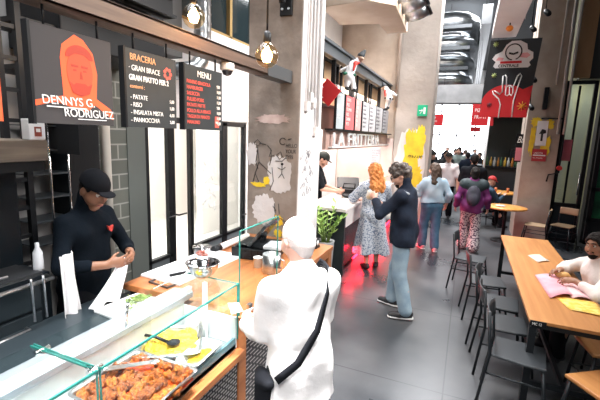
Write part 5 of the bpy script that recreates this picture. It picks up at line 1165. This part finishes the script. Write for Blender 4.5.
# 2 cook
B = figure('person', 'cook in black jacket and black cap wrapping food in white paper', (-2.52, 1.9, 0), R(-82), 1.83, dict(vox=.008, skin=sk3, bulk=.88, lean=.1, hpitch=-.42, hyaw=-.1, face=1,
    wl=(-.1, .31, 1.14), wr=(.12, .3, 1.13), hdl=(.75, .55, -.1), hul=(.1, .3, 1), hdr=(-.6, .7, .1), hur=(-.1, .3, 1), curl=.9, ehl=(-.7, -.3, -.6), ehr=(.7, -.3, -.6),
    top=dict(mat=chef_c, name='chef_jacket', t=.012, st=.01, sleeve=.8, hem=.8, wob=.007, collar=1), bottom=dict(kind='skirt', name='apron', mat=blk, hem=.4, r=.15), shoes=shoe_b,
    hair=dict(kind='cap', mat=blk, t=.012, under=hair_d)))
MB().sphere(tuple(B['H'](-.082, -.01, -.03)*B['s']), .008, 8).build('earring', chrome, B['root'])
MB().prism([(.0, 0), (.018, .012), (.03, .04), (.012, .03), (-.012, .035), (-.008, .01)], lambda u, v, w: tuple(B['up'](-.08 + u*1.3, .125 - 0*v + w, 1.31 + v*1.3)*B['s']), .012).build('red_emblem', mat('emblem_red', (.5, .04, .03), .7), B['root'])
rows = []
for i in range(13):
    t = i/12; z = 1.17 - t*.21; rows.append([(-2.26 + .16*t + .018*math.sin(q*1.7 + 3*t) + q*.003, 2.0 - t*.42 + q*(.004 + .026*t), z + .012*math.cos(q*1.3)) for q in range(9)])
cloth('paper_wrap', rows, mat('wrap_white', (.8, .8, .82), .8), 'white paper wrap held by the cook above the board', 'paper wrap', .004)
# 3 stall staff
figure('person', 'stall worker in black shirt and dark cap behind the white counter', (-2.5, 6.5, 0), R(-75), 1.85, dict(skin=sk1, lean=.12, hpitch=-.45, face=1, wl=(-.1, .4, 1.08), wr=(.12, .4, 1.08), top=dict(mat=blk, sleeve=.42, hem=.86), bottom=dict(kind='trousers', mat=blk), shoes=shoe_b, hair=dict(kind='cap', mat=mat('cap_dark', (.03, .04, .035), .7), t=.012, under=hair_d)))
# 4 woman in dress
W = figure('person', 'person with long copper hair in pale floral dress at the stall', (-1.29, 6.05, 0), R(28), 1.7, dict(skin=sk1, fem=1, lean=.03, vox=.01, hpitch=-.2, hyaw=.2, wl=(-.2, .3, 1.12), wr=(.16, .36, 1.1), ehr=(1, -.6, -.6), ehl=(-1, -.5, -.5), al=(-.08, -.05, .085), ar=(.1, .03, .085),
    top=dict(mat=floral, name='dress_top', t=.018, st=.028, sleeve=.62, hem=.8, wob=.006), bottom=dict(kind='skirt', name='dress_skirt', mat=floral, hem=.27, r=.185, wob=.012, wf=(22, 22, 2)), shoes=shoe_b, hair=dict(kind='long', mat=hair_r, t=.03, len=.32, wob=.012)))
o = blob('tote_bag', [cap((0, 0, 0), (.0, .0, .2), .09, .07, .04), cap((0, .08, .02), (0, .06, .2), .07, .06, .04)], mat('tote_cream', (.74, .7, .66), .8), W['root'], .012); o.location = (.25, .12, .86)
# 5 man in navy jacket
N = figure('person', 'curly haired bearded person in navy jacket and light jeans eating', (-.6, 4.6, 0), R(82), 1.83, dict(skin=sk1, vox=.009, bulk=.98, lean=.06, hpitch=-.42, hyaw=.3, face=1, glasses=black, beard=hair_d, wl=(-.1, .33, 1.32), wr=(.1, .33, 1.24), hdl=(.4, .6, .5), hdr=(-.5, .7, .3), hul=(.5, -.2, 1), hur=(-.5, -.2, 1), curl=1.1, ehl=(-.8, -.4, -.7), ehr=(.8, -.4, -.7),
    al=(-.13, -.12, .085), ar=(.14, .12, .085), fl=(-.4, 1, 0), fr=(.15, 1, 0),
    top=dict(mat=navy, name='jacket', bulkk=1, t=.022, st=.014, sleeve=.96, hem=.84, wob=.01, collar=1), bottom=dict(kind='trousers', mat=denim, t=.016, flare=.02), shoes=shoe_b, sole=shoe_w, hair=dict(kind='curly', mat=mat('curly_hair', (.03, .022, .018), .6, col2=(.13, .1, .085), scale=40), t=.016)))
for sx in (-1, 1):
    g = MB().tube([tuple(N['up'](sx*.17, -.095, 1.42)*N['s']), tuple(N['up'](sx*.2, -.05, 1.45)*N['s']), tuple(N['up'](sx*.17, .06, 1.43)*N['s'])], .014, 6).build('shoulder_trim', mat('grey_trim', (.35, .38, .42), .8), N['root'])
o = blob('wrapped_snack', [ell((0, 0, 0), (.045, .035, .05), .02), ell((0, 0, .05), (.035, .03, .03), .02)], mat('snack_wrap', (.75, .72, .68), .7, col2=(.6, .42, .22), scale=12), None, .007)
q = Vector((0, .44, 1.33))*N['s']; q.rotate(Euler((0, 0, R(82)))); o.location = q + Vector((-.6, 4.6, 0)); tag(o, 'wrapped snack held by the person in navy jacket', 'food')
# 6 woman in blue
figure('person', 'long haired person in pale blue top and blue jeans walking away', (-.53, 7.63, 0), R(22), 1.68, dict(skin=sk1, fem=1, hyaw=.55, wl=(-.22, .28, 1.08), wr=(.3, .05, .92), al=(-.1, .1, .085), ar=(.1, -.08, .085), top=dict(mat=mat('pale_blue_knit', (.3, .42, .52), .85, col2=(.45, .52, .58), scale=3), name='sweater', t=.03, st=.03, sleeve=.9, hem=.98, wob=.01), bottom=dict(kind='trousers', mat=denim2, t=.026), shoes=mat('shoe_pink', (.6, .35, .4), .6), sole=shoe_w, hair=dict(kind='long', mat=hair_b, t=.016, len=.34, wob=.006)))
# 7 purple jacket
Pp = figure('person', 'dark haired person in purple and black jacket with grey backpack', (.17, 8.0, 0), R(2), 1.63, dict(skin=sk1, fem=1, wl=(-.3, .06, .9), wr=(.3, .06, .9), al=(-.09, .12, .085), ar=(.09, -.12, .085), top=dict(mat=mat('purple_shell', (.13, .014, .105), .7, col2=(.2, .025, .15), scale=4), name='jacket', t=.03, st=.022, sleeve=.95, hem=.82, wob=.012), bottom=dict(kind='trousers', mat=polka, t=.03, flare=.05), shoes=shoe_b, hair=dict(kind='bun', mat=hair_d, t=.012)))
blob('jacket_yoke', [p for p in [cap(Pp['up'](-.16, -.015, 1.38)*.93, Pp['up'](.16, -.015, 1.38)*.93, .118, .118, .05), cap(Pp['up'](0, 0, 1.3)*.93, Pp['up'](0, 0, 1.22)*.93, .155, .15, .05)]], mat('teal_black', (.02, .035, .04), .7), Pp['root'], .012)
bk = thing('backpack', 'grey backpack on the back of the purple jacket', 'backpack', (.17, 8.0, 0), R(2))
blob('bag_body', [ell((0, -.135, 1.09), (.125, .085, .2), .04), ell((0, -.2, 1.02), (.09, .05, .1), .04)], mat('slate_grey', (.035, .04, .055), .7, col2=(.07, .06, .09), scale=6), bk, .012)
MB().tube([(-.1, -.12, 1.3), (-.13, .0, 1.4), (-.12, .12, 1.3)], .02, 6).build('strap', blk, bk); MB().tube([(.1, -.12, 1.3), (.13, .0, 1.4), (.12, .12, 1.3)], .02, 6).build('strap', blk, bk)
# 8.. people in the hall
def walker(label, x, y, rz, h, top, bot, hair, cap_=None, **k):
    sgn = random.choice((-1, 1)); d = dict(skin=sk1, vox=.016, al=(-.1, .12*sgn, .085), ar=(.1, -.12*sgn, .085), top=dict(mat=top, t=.022, sleeve=k.pop('sleeve', .95), hem=.88, st=.02), bottom=dict(kind='trousers', mat=bot, t=.02), shoes=shoe_b, hair=dict(kind=k.pop('hk', 'short'), mat=hair, t=.014))
    d.update(k); return figure('person', label, (x, y, 0), rz, h, d)
walker('person in black t-shirt walking ahead of the purple jacket', .16, 9.7, R(0), 1.82, blk, blk, hair_d, sleeve=.4)
walker('person in white t-shirt and black trousers facing the camera', -.44, 11.0, R(175), 1.78, mat('white_tee', (.85, .76, .76), .8), blk, hair_d, sleeve=.42, hk='cap', glasses=black)
walker('tall person in grey green coat in the middle of the hall', -.3, 15.5, R(170), 1.86, mat('grey_green_coat', (.13, .17, .16), .8, col2=(.25, .3, .28), scale=5), mat('grey_trousers', (.2, .22, .22), .8), hair_d)
walker('person in dark top with cap behind the woman in blue', -.96, 12.6, R(160), 1.75, blk, blk, hair_d, hk='cap')
walker('dark haired person left of the white t-shirt in the hall', -.66, 14.0, R(190), 1.77, mat('charcoal_top', (.04, .045, .05), .8), blk, hair_d)
walker('person in slate blue top beside the yellow painted pillar', -1.02, 11.2, R(20), 1.66, mat('slate_blue_top', (.06, .1, .14), .8), denim2, hair_b)
for i, (x, y, rz, h, m_, l_) in enumerate(((.02, 15, 10, 1.72, navy, 'person in navy far down the hall right of grey coat'), (.45, 17, 150, 1.68, blk, 'person in black beside the far end of the bar'), (-.5, 18.5, 200, 1.74, denim, 'person in light blue far down the hall'), (-.1, 20, 30, 1.7, wht, 'person in white top far down the hall'), (-1.35, 17, 40, 1.7, blk, 'person in black at the far left of the hall'), (-1.0, 22, 180, 1.75, navy, 'distant person in navy near the bright end window'), (.35, 22.5, 180, 1.7, denim2, 'distant person in blue near the bright end window'), (-.45, 24, 0, 1.76, blk, 'distant person in black before the bright end window'), (.85, 16.2, 90, 1.75, blk, 'barman in black behind the bar counter'))):
    walker(l_, x, y, R(rz), h, m_, blk if m_ is not blk else denim2, (hair_d, hair_b)[i % 2], vox=.02)
# seated people
figure('person', 'seated person in red cap and dark jacket at the round tables', (.5, 10.5, 0), R(-60), 1.7, dict(skin=sk1, vox=.014, pelvis=.52, seat=1, lean=.15, hpitch=-.2, wl=(-.12, .4, .82), wr=(.12, .4, .82), al=(-.12, .42, .085), ar=(.12, .42, .085), top=dict(mat=mat('dark_blue_jkt', (.02, .05, .09), .8), hem=.47), bottom=dict(kind='trousers', mat=blk), shoes=shoe_b, hair=dict(kind='cap', mat=mat('cap_red', (.5, .03, .03), .7), t=.014)))
st_ = dup(ch, (.5, 10.5, 0), R(-60), 'metal chair under the seated person in red cap', 'chairs at the round tables')
M = figure('person', 'bearded person in white shirt seated at the long oak table', (1.36, 4.42, 0), R(100), 1.72, dict(skin=sk2, vox=.008, pelvis=.53, seat=1, lean=.22, hpitch=.12, hyaw=.55, face=1, gx=.002, brow=hair_d, beard=hair_d, wl=(-.13, .34, .845), wr=(.2, .36, .845), hdl=(.35, .95, -.12), hdr=(-.45, .9, -.12), hul=(1, 0, .5), hur=(-1, 0, .5), curl=.7, ehl=(-1, -.3, -.3), ehr=(1, -.3, -.3), al=(-.14, .42, .085), ar=(.14, .42, .085),
    top=dict(mat=mat('cream_shirt', (.78, .73, .7), .85, bump=.3, bscale=20), t=.022, st=.018, sleeve=.85, hem=.47, wob=.008, collar=1), bottom=dict(kind='trousers', mat=blk), shoes=shoe_b, hair=dict(kind='short', mat=hair_d, t=.014, wob=.006)))
dup(ch, (1.38, 4.42, 0), R(100), 'metal chair under the bearded person in white shirt', cg)
dup(ch, (1.38, 5.3, 0), R(86), 'empty metal chair with shiny rim on the right side of long table', cg)
# ------------------------------------------------------------------ light
wld = bpy.data.worlds.new('world'); S.world = wld; wld.use_nodes = True
wld.node_tree.nodes['Background'].inputs[0].default_value = (.75, .86, 1, 1); wld.node_tree.nodes['Background'].inputs[1].default_value = .07
def area(name, loc, rot, sx, sy, e, col=(1, 1, 1), spread=180):
    l = bpy.data.lights.new(name, 'AREA'); l.shape = 'RECTANGLE'; l.size = sx; l.size_y = sy; l.energy = e; l.color = col; l.spread = R(spread)
    o = bpy.data.objects.new(name, l); COL.objects.link(o); o.location = loc; o.rotation_euler = rot; return o
# overhead hall lights, stall and kitchen lamps, plus added fill lights
area('overhead_light', (-1.1, 7.0, 6.3), (0, 0, 0), .9, 5, 210, (.97, .98, 1), 100)
area('overhead_light', (-2.0, 1.6, 6.3), (0, 0, 0), .8, 2.4, 60, (.97, .98, 1), 70)
area('overhead_light', (-.4, 11.4, 6.3), (0, 0, 0), 1.4, 1.6, 420, (.97, .98, 1))  # added fill to brighten the ducts, cross beam and banner top
area('overhead_light', (-.7, 19, 6.2), (0, 0, 0), 2.4, 10, 900, (.95, .97, 1))
area('overhead_light', (-.5, 1.5, 6.3), (0, 0, 0), .5, 1.2, 90, (1, .98, .97), 40)  # added narrow fill that whitens the customer's shirt
area('rear_fill', (.3, -1.6, 4.6), (R(48), 0, R(26)), 1.6, 1.0, 34, (1, .98, .96), 62)  # added fill from behind the camera onto the customer's back
area('side_room_fill', (2.3, 10.9, 3.6), (0, 0, 0), .8, .8, 8, (.95, 1, .9))  # added fill so the wall behind the glass door shows
area('high_side_light', (2.4, 4.6, 4.6), (0, R(64), 0), 2.0, 4.0, 150, (1, .97, .94), 100)
area('stall_light', (-2.3, 7.6, 3.0), (0, R(12), 0), .6, 4, 190, (1, .88, .82))
area('stall_front_fill', (-.9, 7.4, 4.4), (0, R(35), 0), .4, 3.6, 65, (1, .92, .87), 110)  # added fill on the stall signs and counter, no fixture
area('kick_glow', (-1.57, 7.3, .34), (0, R(-35), 0), .06, 3.2, 45, (1, .01, .03))
area('backroom_light', (-4.9, 5.0, 3.2), (0, 0, 0), 2.4, 4, 230, (1, .97, .94))
area('case_light', (-1.53, .9, 1.19), (0, R(-25), 0), .04, 1.8, 2.0, (1, .98, .95))
area('kitchen_light', (-1.9, 1.8, 3.6), (0, R(-8), 0), .5, 2.4, 16, (.95, .97, 1))
sp = bpy.data.lights.new('table_spot', 'SPOT'); sp.energy = 105; sp.color = (1, .8, .55); sp.spot_size = R(50); sp.spot_blend = .6; sp.shadow_soft_size = .1
o = bpy.data.objects.new('table_spot', sp); COL.objects.link(o); o.location = (1.0, 4.8, 4.8); o.rotation_euler = (R(4), 0, 0)
# lettering becomes plain meshes
dg = bpy.context.evaluated_depsgraph_get()
for t_ in TEXTS:
    me = bpy.data.meshes.new_from_object(t_.evaluated_get(dg)); nm = t_.name
    o = bpy.data.objects.new('x', me); COL.objects.link(o); o.parent = t_.parent; o.matrix_basis = t_.matrix_basis.copy()
    bpy.data.objects.remove(t_); o.name = nm
# ------------------------------------------------------------------ camera
cam = bpy.data.cameras.new('camera'); cam.sensor_width = 36; cam.lens = 387/600*36; cam.clip_start = .05; cam.clip_end = 200
co = bpy.data.objects.new('camera', cam); COL.objects.link(co); S.camera = co
Xc = Vector((0.9174863, 0.0958452, -0.3860473)); Yc = Vector((0.3963480, -0.1383700, 0.9076134)); Zc = Vector((0.0335731, -0.9857319, -0.1649406))
# rows: camera right, up and back axes in world space
right = Vector((Xc[0], Yc[0], Zc[0])); upv = -Vector((Xc[1], Yc[1], Zc[1])); back = -Vector((Xc[2], Yc[2], Zc[2]))
M_ = Matrix((right, upv, back)).transposed().to_4x4(); M_.translation = (0, 0, 2.1); co.matrix_world = M_
vs = S.view_settings; vs.view_transform = 'Standard'; vs.look = 'None'; vs.gamma = 1; vs.use_curve_mapping = False; vs.exposure = .35
